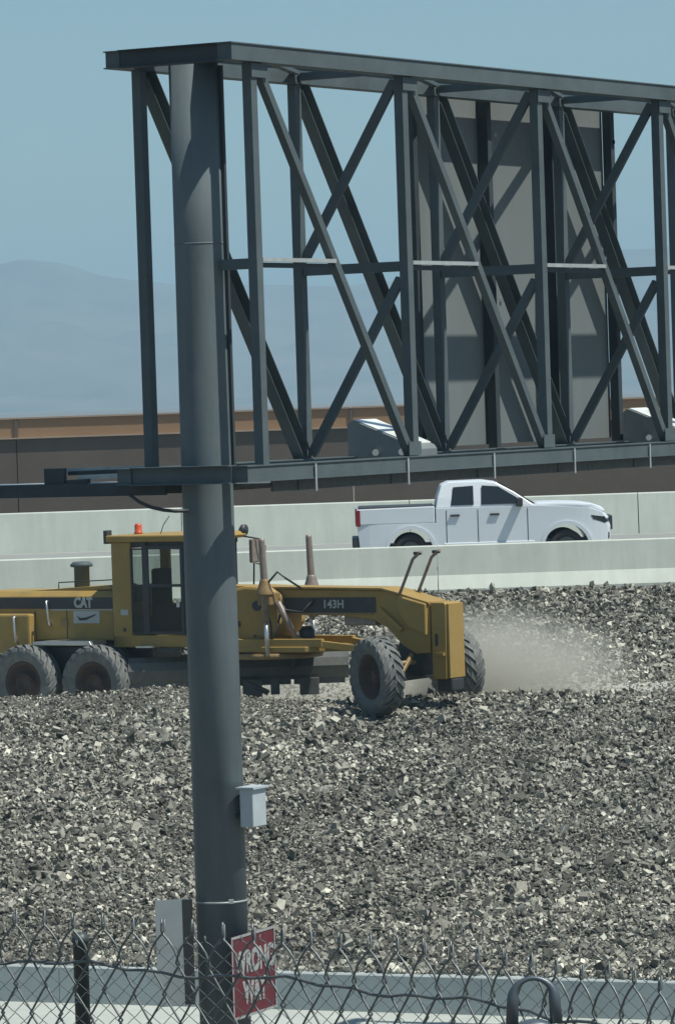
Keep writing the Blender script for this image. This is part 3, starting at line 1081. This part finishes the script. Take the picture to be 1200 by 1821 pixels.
stb = MB().lathe([(.14, 2.12), (.14, 2.50), (.20, 2.51), (.205, 2.55), (.15, 2.60), (.0, 2.605)], (-6.9, 0, 0), n=24)
part('air_intake', stb, 'steel', 0)
part('hood_rail', MB().tube([(-7.2, -.3, 2.12), (-7.2, -.3, 2.24), (-5.85, -.3, 2.29), (-5.85, -.3, 2.15)], .012, 6), 'steel_dark')
# cab
cab = MB()
for s in (-1, 1):
    cab.box((-5.47 - (.1 if s > 0 else 0), s * .735, 2.05), (.42 if s < 0 else .2, .09, 1.84))
cab.box((-5.64, 0, 1.5), (.07, 1.4, .75))
cab.box((-5.64, 0, 2.90), (.07, 1.4, .12))
cab.box((-4.85, 0, 1.22), (1.66, 1.56, .22))
part('cab_shell', cab, 'yellow', .02)
cp = MB()
for s in (-1, 1):
    cp.box((-4.10, s * .75, 2.12), (.10, .08, 1.60))
    cp.box((-4.96, s * .775, 2.15), (.09, .05, 1.64))
cp.box((-4.65, 0, 2.93), (1.3, 1.5, .08))
part('cab_pillar', cp, 'black', .01)
part('cab_roof', xz([(-5.74, 2.97), (-3.92, 2.97), (-3.86, 3.02), (-3.92, 3.09), (-5.74, 3.09)], -.85, .85), 'yellow', .025)
part('rear_light', MB().box((-5.78, -.72, 3.06), (.08, .16, .24)), 'black', .01)
dr = MB()
for s in (-1,):
    y_ = s * .787
    dr.box((-4.53, y_, 1.37), (.80, .03, .05))
    dr.box((-4.53, y_, 2.87), (.80, .03, .07))
    dr.box((-4.16, y_, 2.12), (.06, .03, 1.5))
    dr.box((-4.90, y_, 2.12), (.06, .03, 1.5))
    dr.box((-4.53, y_, 2.20), (.72, .03, .05))
door = part('door', dr, 'black', .006)
part('pane', MB().box((-4.53, -.78, 2.12), (.70, .01, 1.46)), 'glass', 0, door)
part('latch', MB().box((-4.24, -.81, 1.86), (.06, .03, .08)), 'chrome', 0, door)
sidew = part('side_window', MB().box((-5.13, -.782, 2.10), (.24, .01, 1.46)), 'glass')
fr_ = MB()
fr_.box((-5.245, -.785, 2.1), (.03, .02, 1.5))
fr_.box((-5.13, -.785, 2.845), (.26, .02, .03))
fr_.box((-5.13, -.785, 1.355), (.26, .02, .03))
part('window_frame', fr_, 'black', 0, sidew)
part('side_window', MB().box((-4.68, .782, 2.12), (1.1, .01, 1.46)), 'glass')
part('rear_window', MB().box((-5.64, 0, 2.36), (.01, 1.38, .95)), 'glass')
part('windscreen', MB().box((-4.055, 0, 2.12), (.01, 1.42, 1.5)), 'glass')
part('cab_floor', MB().box((-4.8, 0, 1.36), (1.2, 1.4, .06)), 'black')
se = MB()
se.box((-4.95, 0, 1.75), (.5, .5, .14))
se.box((-5.15, 0, 2.1), (.14, .48, .75))
se.box((-4.95, 0, 1.52), (.35, .35, .34))
part('operator_seat', se, 'seat', .04)
co = MB()
co.box((-4.35, 0, 1.75), (.2, .45, .75))
co.tube([(-4.4, 0, 2.05), (-4.5, 0, 2.2)], .03)
co.lathe([(.2, -.012), (.22, 0), (.2, .012)], (-4.52, 0, 2.22), 'X', 20)
co.box((-4.6, -.5, 1.62), (.7, .25, .5))
part('control_console', co, 'seat', .02)
part('door_step', MB().box((-4.9, -.88, 1.13), (.32, .22, .03)), 'chrome')
part('step_bracket', MB().box((-4.45, -.8, 1.06), (.5, .1, .08)), 'black')
part('warning_decal', MB().box((-5.42, -.785, 1.73), (.16, .012, .10)), 'grey_print')
part('rear_post_hole', MB().lathe([(.035, -.788), (.035, -.77)], (-5.43, 0, 1.42), 'Y', 12), 'black')
bea = MB().lathe([(.075, 3.09), (.08, 3.12), (.066, 3.13), (.066, 3.24), (.055, 3.27), (.0, 3.28)], (-5.48, -.2, 0), n=20)
part('beacon', bea, 'orange')
part('aerial', MB().tube([(-5.0, -.2, 3.09), (-4.93, -.2, 3.25), (-4.8, -.2, 3.4)], .008, 5), 'steel_dark')
# far side mirror and work lamp in front of the cab
mi = MB()
mi.box((-3.83, 1.0, 2.72), (.08, .22, .42))
mirror = part('mirror', mi, 'rust', .02)
part('mirror_arm', MB().tube([(-4.05, .78, 3.0), (-3.92, .9, 2.98), (-3.72, 1.02, 2.93), (-3.66, 1.1, 2.8), (-3.67, 1.1, 2.6), (-3.75, 1.05, 2.48), (-3.84, 1.0, 2.5), (-3.86, 1.0, 2.1)], .018, 6), 'steel_dark', 0, mirror)
part('work_lamp', MB().lathe([(.04, -.08), (.10, -.02), (.10, .04), (.0, .05)], (-3.92, .82, 3.10), 'X', 14), 'black')
# saddle block and blade lift gear
sd = xz([(-3.45, 1.28), (-3.1, 1.2), (-2.6, 1.26), (-2.38, 1.5), (-2.38, 2.0), (-2.6, 2.14), (-3.1, 2.16), (-3.45, 2.1)], -.42, .42)
part('saddle', sd, 'yellow', .05)
for s in (-1, 1):
    part('saddle_pin', MB().lathe([(.09, -.02), (.09, .02)], (-2.85, s * .425, 1.82), 'Y', 14), 'black')
    part('saddle_pin', MB().lathe([(.05, -.02), (.05, .02)], (-3.25, s * .425, 1.5), 'Y', 12), 'black')
for s in (-1, 1):
    X = -2.46
    lc = part('lift_cylinder', MB().tube([(X, s * .74, 1.55), (X, s * .74, 2.18), (X - .03, s * .74, 2.95), (X - .03, s * .74, 3.0)], [.066, .066, .055, .052], 14), 'rust')
    part('cylinder_rod', MB().tube([(X + .02, s * .74, .95), (X, s * .74, 1.6)], .04, 10), 'chrome', 0, lc)
    yk = MB()
    yk.box((X, s * .62, 1.95), (.26, .34, .22))
    yk.lathe([(.16, 2.02), (.14, 2.08), (.09, 2.24), (.075, 2.3)], (X, s * .74, 0), n=14)
    part('cylinder_yoke', yk, 'yellow_worn' if s < 0 else 'rust', .02, lc)
part('side_shift_cylinder', MB().tube([(-2.3, -.6, 1.9), (-2.15, -.3, 1.25), (-2.05, .5, 1.0)], [.06, .06, .04], 10), 'rust')
# hydraulic hoses
hs = []
for pts in ([(-2.42, -.74, 2.2), (-2.2, -.72, 2.42), (-2.1, -.6, 2.3), (-2.0, -.3, 2.12)], [(-2.38, -.5, 2.0), (-2.2, -.5, 1.75), (-1.95, -.36, 1.7), (-1.75, -.3, 1.92)], [(-2.9, -.45, 1.3), (-2.6, -.6, 1.1), (-2.35, -.62, 1.35), (-2.3, -.5, 1.7)], [(-2.7, -.45, 2.0), (-2.45, -.6, 1.5), (-2.5, -.5, 1.15)], [(-3.3, -.45, 1.4), (-3.1, -.6, 1.15), (-2.8, -.6, 1.1)]):
    part('hose', MB().tube(pts, .02, 6), 'black')
# drawbar, circle, moldboard
dbp = MB()
dbp.prism([(-3.35, -.72), (-1.75, -.62), (-1.3, -.25), (.35, -.12), (.35, .12), (-1.3, .25), (-1.75, .62), (-3.35, .72)], 2, 1.02, 1.12)
part('drawbar', dbp, 'yellow', .015)
dbr = MB()
dbr.bar((-3.3, -.66, 1.18), (-1.45, -.5, 1.18), .10, .14)
dbr.bar((-3.3, .66, 1.18), (-1.45, .5, 1.18), .10, .14)
dbr.bar((-1.5, -.5, 1.16), (.3, -.06, .92), .09, .12)
dbr.bar((-1.5, .5, 1.16), (.3, .06, .92), .09, .12)
part('drawbar_rail', dbr, 'yellow', .01)
part('turn_circle', MB().lathe([(.62, .90), (.80, .90), (.82, .93), (.82, 1.0), (.62, 1.0), (.62, .90)], (-2.75, 0, 0), n=40, caps=False), 'yellow_worn')
part('circle_motor', MB().lathe([(.14, 1.1), (.14, 1.36), (.08, 1.44)], (-2.1, 0, 0), n=16), 'black')
bd_ = Vector((math.cos(R(33)), math.sin(R(33)), 0))
bn_ = Vector((math.sin(R(33)), -math.cos(R(33)), 0))     # towards the camera side
bc = Vector((-3.55, 0, 0))
mbd = MB()
sec = [(.16, .93), (.03, .84), (-.03, .70), (-.01, .56), (.05, .47), (.09, .47), (.03, .57), (.01, .70), (.07, .82), (.20, .93)]
n = len(sec)
pts = [bc + bd_ * e + bn_ * (-u) + Vector((0, 0, z)) for e in (-1.95, 1.92) for u, z in sec]
mbd.add(pts, [list(range(n)), list(range(2 * n - 1, n - 1, -1))] + [(i, n + i, n + (i + 1) % n, (i + 1) % n) for i in range(n)])
part('moldboard', mbd, 'blade')
ce = MB()
for e in (-1.45, -.5, .45, 1.4):
    ce.bar(bc + bd_ * (e - .45) + bn_ * (-.05) + Vector((0, 0, .45)), bc + bd_ * (e + .45) + bn_ * (-.05) + Vector((0, 0, .45)), .03, .13, bn_)
part('cutting_edge', ce, 'blade')
arm = MB()
for e in (-.6, .55):
    arm.bar(bc + bd_ * (e + .4) + bn_ * .02 + Vector((0, 0, .95)), bc + bd_ * (e + .4) + bn_ * .02 + Vector((0, 0, .66)), .1, .16, bd_)
part('blade_arm', arm, 'black', .01)
for e, w, zl in ((.22, .34, .16), (.62, .16, .22), (1.22, .34, .20), (-.05, .12, .12)):
    q = bc + bd_ * e + bn_ * .06
    scf = MB()
    scf.bar(q + Vector((0, 0, .50)), q + Vector((0, 0, zl)), .08, w, bn_)
    part('ripper_shank', scf, 'blade', .01)
part('scarifier_link', MB().tube([bc + bd_ * .1 + bn_ * .08 + Vector((0, 0, .46)), bc + bd_ * .5 + bn_ * .08 + Vector((0, 0, .25))], .05), 'blade')
# sight rods at the front
for s in (-1, 1):
    rod = part('marker_rod', MB().tube([(.0, s * .3, 1.98), (.06, s * .3, 2.1), (.30, s * .3, 2.6), (.42, s * .3, 2.70), (.48, s * .3, 2.72)], [.03, .028, .028, .035, .03], 8), 'rust')
    part('rod_knob', MB().box((.40, s * .3, 2.70), (.15, .06, .055)), 'black', .015, rod)

# ------------------------------------------------------------------ white pickup truck
TO = P(633, 1012, 95.0)
TO.z = Z_ROAD
tr = thing('pickup_truck', 'white double cab pickup truck driving along the road behind the grader', 'truck', TO)


def tp(name, mb, m, bev=0.0, parent=None):
    return mb.build(name, m, parent or tr, bevel=bev)


W = .93
AR, AF, AX = 1.16, 4.42, .47     # arch centres, radius


def arch(cx, r, z0):
    pts = []
    a0 = math.asin(max(-1, min(1, (z0 - .40) / r)))
    for i in range(13):
        a = math.pi - a0 - (math.pi - 2 * a0) * i / 12
        pts.append((cx + r * math.cos(a), .40 + r * math.sin(a)))
    return pts


low = [(.10, .42), (.06, .62), (.05, .98), (.05, 1.0), (1.70, 1.0), (1.70, 1.20), (3.72, 1.22), (3.95, 1.24), (4.9, 1.19), (5.22, 1.10), (5.34, .98), (5.40, .78), (5.40, .52), (5.30, .40), (4.96, .36)]
low = [(.10, .45)] + arch(AR, AX, .45) + [(1.75, .38), (3.85, .38)] + arch(AF, AX, .42) + [(5.26, .40), (5.38, .50), (5.40, .78), (5.35, .98), (5.24, 1.10), (4.9, 1.20), (3.95, 1.27), (3.70, 1.28), (1.70, 1.28), (1.70, .98), (.05, .98)]
def nose(mb):
    """rounds the plan of the front and the tail"""
    mb.v = [(a - .10 * (max(0, a - 4.9) / .5) * (abs(b) / W) ** 3, b * (1 - .13 * (max(0, a - 4.55) / .85) ** 2 - .05 * (max(0, .5 - a) / .5) ** 2), c) for a, b, c in mb.v]
    return mb


def split_y(poly, ys_):
    mb = MB()
    n_ = len(poly)
    for y_ in ys_:
        mb.v += [(a, y_, b) for a, b in poly]
    mb.f = [list(range(n_)), list(range(len(ys_) * n_ - 1, (len(ys_) - 1) * n_ - 1, -1))]
    for j in range(len(ys_) - 1):
        mb.f += [(j * n_ + i, (j + 1) * n_ + i, (j + 1) * n_ + (i + 1) % n_, j * n_ + (i + 1) % n_) for i in range(n_)]
    mb.sm = [False] * len(mb.f)
    return mb


YS = [-W, -.8, -.6, -.3, 0, .3, .6, .8, W]
body = MB().prism(low, 1, -W, W)
bo = tp('body', body, 'white_paint', .035)
import bmesh
bm = bmesh.new()
bm.from_mesh(bo.data)
for x_ in (.3, .55, 4.62, 4.75, 4.9, 5.05, 5.2, 5.3):
    bmesh.ops.bisect_plane(bm, geom=bm.verts[:] + bm.edges[:] + bm.faces[:], plane_co=(x_, 0, 0), plane_no=(1, 0, 0))
for y_ in (-.75, -.4, 0, .4, .75):
    bmesh.ops.bisect_plane(bm, geom=bm.verts[:] + bm.edges[:] + bm.faces[:], plane_co=(0, y_, 0), plane_no=(0, 1, 0))
for v_ in bm.verts:
    t_ = MB()
    t_.v = [tuple(v_.co)]
    v_.co = nose(t_).v[0]
bm.to_mesh(bo.data)
bm.free()
for s in (-1, 1):
    bs = MB()
    pr = [(.05, .98)] + [(.04, 1.28), (.08, 1.31), (1.68, 1.33), (1.68, .98)]
    bs.prism(pr, 1, s * W - (.10 if s > 0 else 0), s * W + (.10 if s < 0 else 0))
    tp('bed_side', bs, 'white_paint', .02)
tp('tailgate', MB().box((.09, 0, 1.14), (.08, 1.66, .33)), 'white_paint', .02)
tp('bed_cover', MB().box((.88, 0, 1.325), (1.58, 1.80, .045)), 'black', .01)
tp('hood', nose(split_y([(3.72, 1.25), (3.80, 1.335), (4.3, 1.335), (4.7, 1.315), (5.0, 1.27), (5.2, 1.20), (5.30, 1.10), (5.0, 1.08), (3.8, 1.2)], [-.84, -.7, -.35, 0, .35, .7, .84])), 'white_paint', .05)
for s in (-1, 1):
    for cx in (AR, AF):
        o1 = [(x_, z_) for x_, z_ in arch(cx, AX + .07, .42)]
        i1 = [(x_, z_) for x_, z_ in arch(cx, AX - .005, .42)]
        mb = MB()
        k_ = len(o1)
        y0, y1 = s * (W - .02), s * (W + .035)
        vs_ = [(a, y0, b) for a, b in o1] + [(a, y1, b) for a, b in o1] + [(a, y1, b) for a, b in i1] + [(a, y0, b) for a, b in i1]
        fs = []
        for i in range(k_ - 1):
            fs += [(i, i + 1, k_ + i + 1, k_ + i), (k_ + i, k_ + i + 1, 2 * k_ + i + 1, 2 * k_ + i), (2 * k_ + i, 2 * k_ + i + 1, 3 * k_ + i + 1, 3 * k_ + i)]
        mb.add(vs_, fs)
        tp('fender_flare', mb, 'white_paint')
# cab
cb_ = MB()
st_ = [(1.70, 1.27, .90), (1.74, 1.50, .845), (1.83, 1.76, .76), (1.98, 1.825, .72), (2.7, 1.835, .72), (2.98, 1.79, .73), (3.35, 1.58, .80), (3.80, 1.27, .88)]
L_ = [(x_, -w_, z_) for x_, z_, w_ in st_]
R2 = [(x_, w_, z_) for x_, z_, w_ in st_]
n = len(st_)
cb_.add(L_ + R2, [list(range(n)), list(range(2 * n - 1, n - 1, -1))] + [(i, n + i, n + (i + 1) % n, (i + 1) % n) for i in range(n)])
tp('cab', cb_, 'white_paint', .03)


def side_pane(name, pts2, s, off=.006):
    """pane lying on the leaning side of the cab"""
    mb = MB()
    vv = []
    for x_, z_ in pts2:
        w_ = np.interp(z_, [1.27, 1.50, 1.76, 1.825], [.90, .845, .765, .72])
        vv.append((x_, s * (w_ + off), z_))
    vo = [(a, b + s * .004, c) for a, b, c in vv]
    k_ = len(vv)
    mb.add(vv + vo, [list(range(k_)), list(range(2 * k_ - 1, k_ - 1, -1))] + [(i, k_ + i, k_ + (i + 1) % k_, (i + 1) % k_) for i in range(k_)])
    return tp(name, mb, 'glass_dark')


M['pane_dark'] = mat('dark_glazing', (0.018, 0.022, 0.025), 0.08, 0, 0, 1, spec=.6)
for s in (-1, 1):
    for q in ([(2.02, 1.33), (2.50, 1.33), (2.50, 1.73), (2.08, 1.71)], [(2.66, 1.33), (3.50, 1.33), (3.42, 1.45), (3.02, 1.70), (2.68, 1.73)]):
        p_ = side_pane('side_window', q, s)
        p_.data.materials.clear()
        p_.data.materials.append(M['pane_dark'])
# windscreen / rear window
mb = MB()
a_, b_ = Vector((3.76, 0, 1.32)), Vector((3.03, 0, 1.775))
nn = Vector((.53, 0, .85))
for s in (0,):
    mb.add([(a_.x + .01, -.80, a_.z + .012), (a_.x + .01, .80, a_.z + .012), (b_.x + .012, .68, b_.z + .02), (b_.x + .012, -.68, b_.z + .02), (a_.x - .03, -.80, a_.z - .03), (a_.x - .03, .80, a_.z - .03), (b_.x - .03, .68, b_.z - .03), (b_.x - .03, -.68, b_.z - .03)], [(0, 1, 2, 3), (7, 6, 5, 4), (0, 4, 5, 1), (1, 5, 6, 2), (2, 6, 7, 3), (3, 7, 4, 0)])
wsn = tp('windscreen', mb, M['pane_dark'])
seam = MB()
for s in (-1, 1):
    for xx in (1.92, 2.58, 3.62):
        seam.box((xx, s * (W + .001), .85), (.014, .008, .76))
    seam.box((2.77, s * (W + .001), .47), (1.7, .008, .014))
tp('door_seam', seam, 'black')
for s in (-1, 1):
    for xx in (2.15, 2.98):
        tp('door_handle', MB().box((xx - .05, s * (W + .02), 1.12), (.2, .04, .045)), 'black', .01)
    tp('mirror', MB().box((3.45, s * 1.03, 1.36), (.14, .22, .19)), 'black', .03)
    tp('sill', MB().box((2.80, s * (W - .01), .50), (1.9, .06, .10)), 'white_paint', .02)
    tp('side_step', MB().box((2.8, s * (W - .02), .36), (1.9, .1, .07)), 'black', .02)
    tp('headlight', nose(split_y([(4.95, 1.04), (5.32, 1.0), (5.40, .90), (5.32, .86), (5.02, .95)], [s * .60, s * .8, s * (W + .012)])), 'pane_dark' if False else M['pane_dark'], .01)
    tp('tail_lamp', MB().box((.07, s * .84, 1.12), (.10, .2, .34)), 'lamp_red', .01)
    tp('fog_lamp_trim', MB().box((5.26, s * .66, .60), (.14, .26, .14)), 'black', .02)
tp('grille', MB().box((5.38, 0, .86), (.07, 1.0, .30)), 'black', .02)
tp('rear_bumper', MB().box((.03, 0, .60), (.18, 1.75, .22)), 'black', .03)
tp('underbody', MB().box((2.7, 0, .42), (4.6, 1.5, .22)), 'black')
RT = tyre_mesh(.385, .25, 10, False).mesh('tyre')
RT.materials.append(M['tyre_black'])
rb = MB().lathe([(.0, -.09), (.06, -.1), (.07, -.06), (.19, -.07), (.215, -.115), (.22, .1), (.0, .1)], (0, 0, 0), 'Y', 24)
RR = rb.mesh('wheel')
RR.materials.append(M['steel'])
for xx in (AR, AF):
    for s in (-1, 1):
        w = link('wheel', RR, tr, loc=(xx, s * .80, .385))
        w.rotation_euler = (0, 0, 0 if s < 0 else math.pi)
        link('tyre', RT, w)

# ------------------------------------------------------------------ fences
def zigzag(w, h, ztop, rows, r, i_par, top=True, barb=.022):
    """one woven wire: hangs from z=0 down, leans between u=0 and u=w/2"""
    pts = []
    sgn_ = 1 if i_par == 0 else -1
    bulge = .0035
    if top:
        pts.append((w / 4 - sgn_ * w / 4 + 0.0 + sgn_ * .002, .001, barb))
        pts.append((w / 4 - sgn_ * w / 4 + sgn_ * .001, .002 * sgn_, .004))
    for k in range(rows * 2):
        a = (k % 2 == 0)
        u0 = w / 4 - sgn_ * w / 4 if a else w / 4 + sgn_ * w / 4
        u1 = w / 4 + sgn_ * w / 4 if a else w / 4 - sgn_ * w / 4
        z0, z1 = -k * h / 2, -(k + 1) * h / 2
        dy = .0025 * (1 if k % 2 else -1) * sgn_
        if k > 0 or not top:
            pts.append((u0 + (u0 - w / 4) * .09, dy, z0))
        for f in ((.03, .10, .25, .5, .8) if (k == 0 and top) else (.18, .5, .82)):
            uf = f + .05 * math.sin(f * math.pi * 2) * 0
            if k == 0 and top:
                uf = f ** 1.25       # springy top loops
                uf = math.sin(f * math.pi / 2) ** .75
            pts.append((u0 + (u1 - u0) * uf, dy * (1 - 2 * f), z0 + (z1 - z0) * f))
    return MB().tube(pts, r, 5)


def fence(label, origin, direction, w, h, rows, r, n0, n1, m, wob, path=None, us=()):
    th = thing('chain_link_fence', label, 'fence', origin)
    d = Vector(direction).normalized()
    th.rotation_euler = (0, 0, math.atan2(d.y, d.x))
    ms = []
    for par in (0, 1):
        for v in range(3):
            random.seed(par * 10 + v)
            mb = zigzag(w, h, 0, rows, r, par)
            if wob:
                mb.v = [(a + wob * math.sin(c * 37 + v * 2), b + wob * math.sin(c * 23 + v), c) for a, b, c in mb.v]
            me = mb.mesh('wire')
            me.materials.append(M[m])
            ms.append(me)
    for i in range(n0, n1):
        o = link('wire', ms[(i % 2) * 3 + (i // 2) % 3], th)
        o.location = (i * w / 2, 0, random.uniform(-.003, .003))
    for i, u in enumerate(us):
        o = link('wire', ms[(i % 2) * 3 + (i // 2) % 3], th)
        x_, y_, a_ = path(u)
        o.location = (x_ - origin[0], y_ - origin[1], random.uniform(-.004, .004))
        o.rotation_euler = (0, 0, a_)
    return th


# near fence, slack and slightly bowed, seen at a slant
_fp = [(P(px_, py_, 1.0)) for px_, py_ in ((17, 1641), (142, 1651), (242, 1658), (449, 1669), (680, 1690), (790, 1703), (904, 1718), (1019, 1736), (1146, 1758), (1250, 1778))]
_fp = [p * (-.805 / p.z) for p in _fp]
_fx = np.array([_fp[0].x - 1.6] + [p.x for p in _fp] + [_fp[-1].x + .7])
_fy = np.array([_fp[0].y + 1.0] + [p.y for p in _fp] + [_fp[-1].y - 1.1])
_s = np.concatenate([[0], np.cumsum(np.hypot(np.diff(_fx), np.diff(_fy)))])


def fence_at(u):
    x, y = np.interp(u, _s, _fx), np.interp(u, _s, _fy)
    x2, y2 = np.interp(u + .3, _s, _fx), np.interp(u + .3, _s, _fy)
    x1, y1 = np.interp(u - .3, _s, _fx), np.interp(u - .3, _s, _fy)
    return (x1 + x2 + 2 * x) / 4, (y1 + y2 + 2 * y) / 4, math.atan2(y2 - y1, x2 - x1)


FO = Vector((-.127, 6.68, -.805))
nf = fence('dark chain link fence with springy wire tips, nearest of the two', FO, (1, 0, 0), .061, .092, 20, .0018, 0, 0, 'wire', .0010, fence_at, np.arange(.2, _s[-1] - .3, .061 / 2))
tw = MB()
random.seed(4)
tw.tube([(fence_at(.3 + .036 * k)[0] - FO.x + .001, fence_at(.3 + .036 * k)[1] - FO.y - .004 + .003 * math.sin(k * 2.1), -.058 + .005 * math.sin(k * .55) + .003 * math.sin(k * 1.7)) for k in range(int((_s[-1] - .7) / .036))], .0024, 6)
tw.build('tension_wire', 'wire', nf)
tag(nf)
# far fence, square to the view
ff = fence('thin grey chain link fence on steel posts, farther of the two', Vector((0, 17.5, P(600, 1668, 17.5).z)), (1, 0, 0), .0715, .0715, 26, .0017, -56, 60, 'wire_far', .001)
pp = P(143, 1745, 17.46)
zt_ = P(143, 1668, 17.46).z - ff.location.z
for k in (-1, 0, 1):
    xx = pp.x + k * 3.0
    MB().lathe([(.030, -1.95), (.030, zt_ - .03), (.034, zt_ - .028), (.034, zt_ - .01), (.02, zt_ + .008), (0, zt_ + .012)], (xx, .04, 0), n=16).build('fence_post', 'post', ff)
# padlock hanging on the near fence
pdl = P(949, 1812, 6.06)
pk = thing('padlock', 'big shackle padlock hooked on the near fence wires', 'padlock', pdl)
sh_ = []
for i in range(15):
    a = math.pi * i / 14
    sh_.append((-.028 * math.cos(a), -.012, .030 + .026 * math.sin(a)))
sh_ = [(-.030, -.012, -.005)] + sh_ + [(.030, -.012, -.005)]
rr_ = [.0088] + [.0082 - .0050 * math.sin(math.pi * i / 14) for i in range(15)] + [.0088]
MB().tube(sh_, rr_, 10).build('shackle', 'lock', pk)
MB().lathe([(.0, -.02), (.040, -.02), (.044, -.014), (.044, .010), (.040, .018), (.0, .018)], (0, -.012, -.044), 'Y', 32).build('lock_body', 'lock', pk)

# ------------------------------------------------------------------ dust kicked up in front of the grader
def dust_mat(cx, cy, cz, rx, ry, rz, dens):
    m = bpy.data.materials.new('dust')
    m.use_nodes = True
    nt = m.node_tree
    nt.nodes.clear()
    o = nt.nodes.new('ShaderNodeOutputMaterial')
    v = nt.nodes.new('ShaderNodeVolumePrincipled')
    v.inputs['Color'].default_value = (0.74, 0.73, 0.65, 1)
    v.inputs['Anisotropy'].default_value = 0.0
    tc = nt.nodes.new('ShaderNodeTexCoord')
    mp = nt.nodes.new('ShaderNodeVectorMath')
    mp.operation = 'DIVIDE'
    mp.inputs[1].default_value = (rx, ry, rz)
    nt.links.new(tc.outputs['Object'], mp.inputs[0])
    ln = nt.nodes.new('ShaderNodeVectorMath')
    ln.operation = 'LENGTH'
    nt.links.new(mp.outputs[0], ln.inputs[0])
    fall = nt.nodes.new('ShaderNodeMapRange')
    fall.interpolation_type = 'SMOOTHSTEP'
    fall.inputs['From Min'].default_value = 1.0
    fall.inputs['From Max'].default_value = 0.15
    nt.links.new(ln.outputs['Value'], fall.inputs[0])
    n = nt.nodes.new('ShaderNodeTexNoise')
    n.inputs['Scale'].default_value = 0.55
    n.inputs['Detail'].default_value = 4
    nt.links.new(tc.outputs['Object'], n.inputs['Vector'])
    mr = nt.nodes.new('ShaderNodeMapRange')
    mr.inputs['From Min'].default_value = 0.28
    mr.inputs['From Max'].default_value = 0.68
    nt.links.new(n.outputs[0], mr.inputs[0])
    mu = nt.nodes.new('ShaderNodeMath')
    mu.operation = 'MULTIPLY'
    nt.links.new(fall.outputs[0], mu.inputs[0])
    nt.links.new(mr.outputs[0], mu.inputs[1])
    m2 = nt.nodes.new('ShaderNodeMath')
    m2.operation = 'MULTIPLY'
    m2.inputs[1].default_value = dens
    nt.links.new(mu.outputs[0], m2.inputs[0])
    nt.links.new(m2.outputs[0], v.inputs['Density'])
    nt.links.new(v.outputs[0], o.inputs['Volume'])
    return m


def dust(label, c, r, dens):
    mb = MB()
    prof = [(math.sin(math.pi * i / 10), -math.cos(math.pi * i / 10)) for i in range(11)]
    mb.lathe(prof, (0, 0, 0), n=20)
    mb.v = [(a * r[0], b * r[1], d * r[2]) for a, b, d in mb.v]
    o = mb.build('dust_cloud', dust_mat(0, 0, 0, *r, dens))
    o.location = c
    return tag(o, label, None, None, 'stuff')


dust('pale dust cloud rising in front of the grader', (2.55, 79.2, -5.05), (2.9, 2.1, 1.5), 2.4)
dust('thin dust under the grader blade', (-1.4, 80.0, -5.2), (5.0, 1.6, .75), .8)

# ------------------------------------------------------------------ air
hz = bpy.data.materials.new('haze')
hz.use_nodes = True
nt = hz.node_tree
nt.nodes.clear()
o = nt.nodes.new('ShaderNodeOutputMaterial')
v = nt.nodes.new('ShaderNodeVolumePrincipled')
v.inputs['Color'].default_value = (0.42, 0.63, 0.76, 1)
v.inputs['Density'].default_value = 0.00032
v.inputs['Anisotropy'].default_value = 0.0
nt.links.new(v.outputs[0], o.inputs['Volume'])
MB_ = MB()
MB_.box((0, 4300, 95), (19000, 10600, 260))
HZ = MB_.build('haze', hz)
tag(HZ, 'pale air haze fading the mountains', None, None, 'stuff')
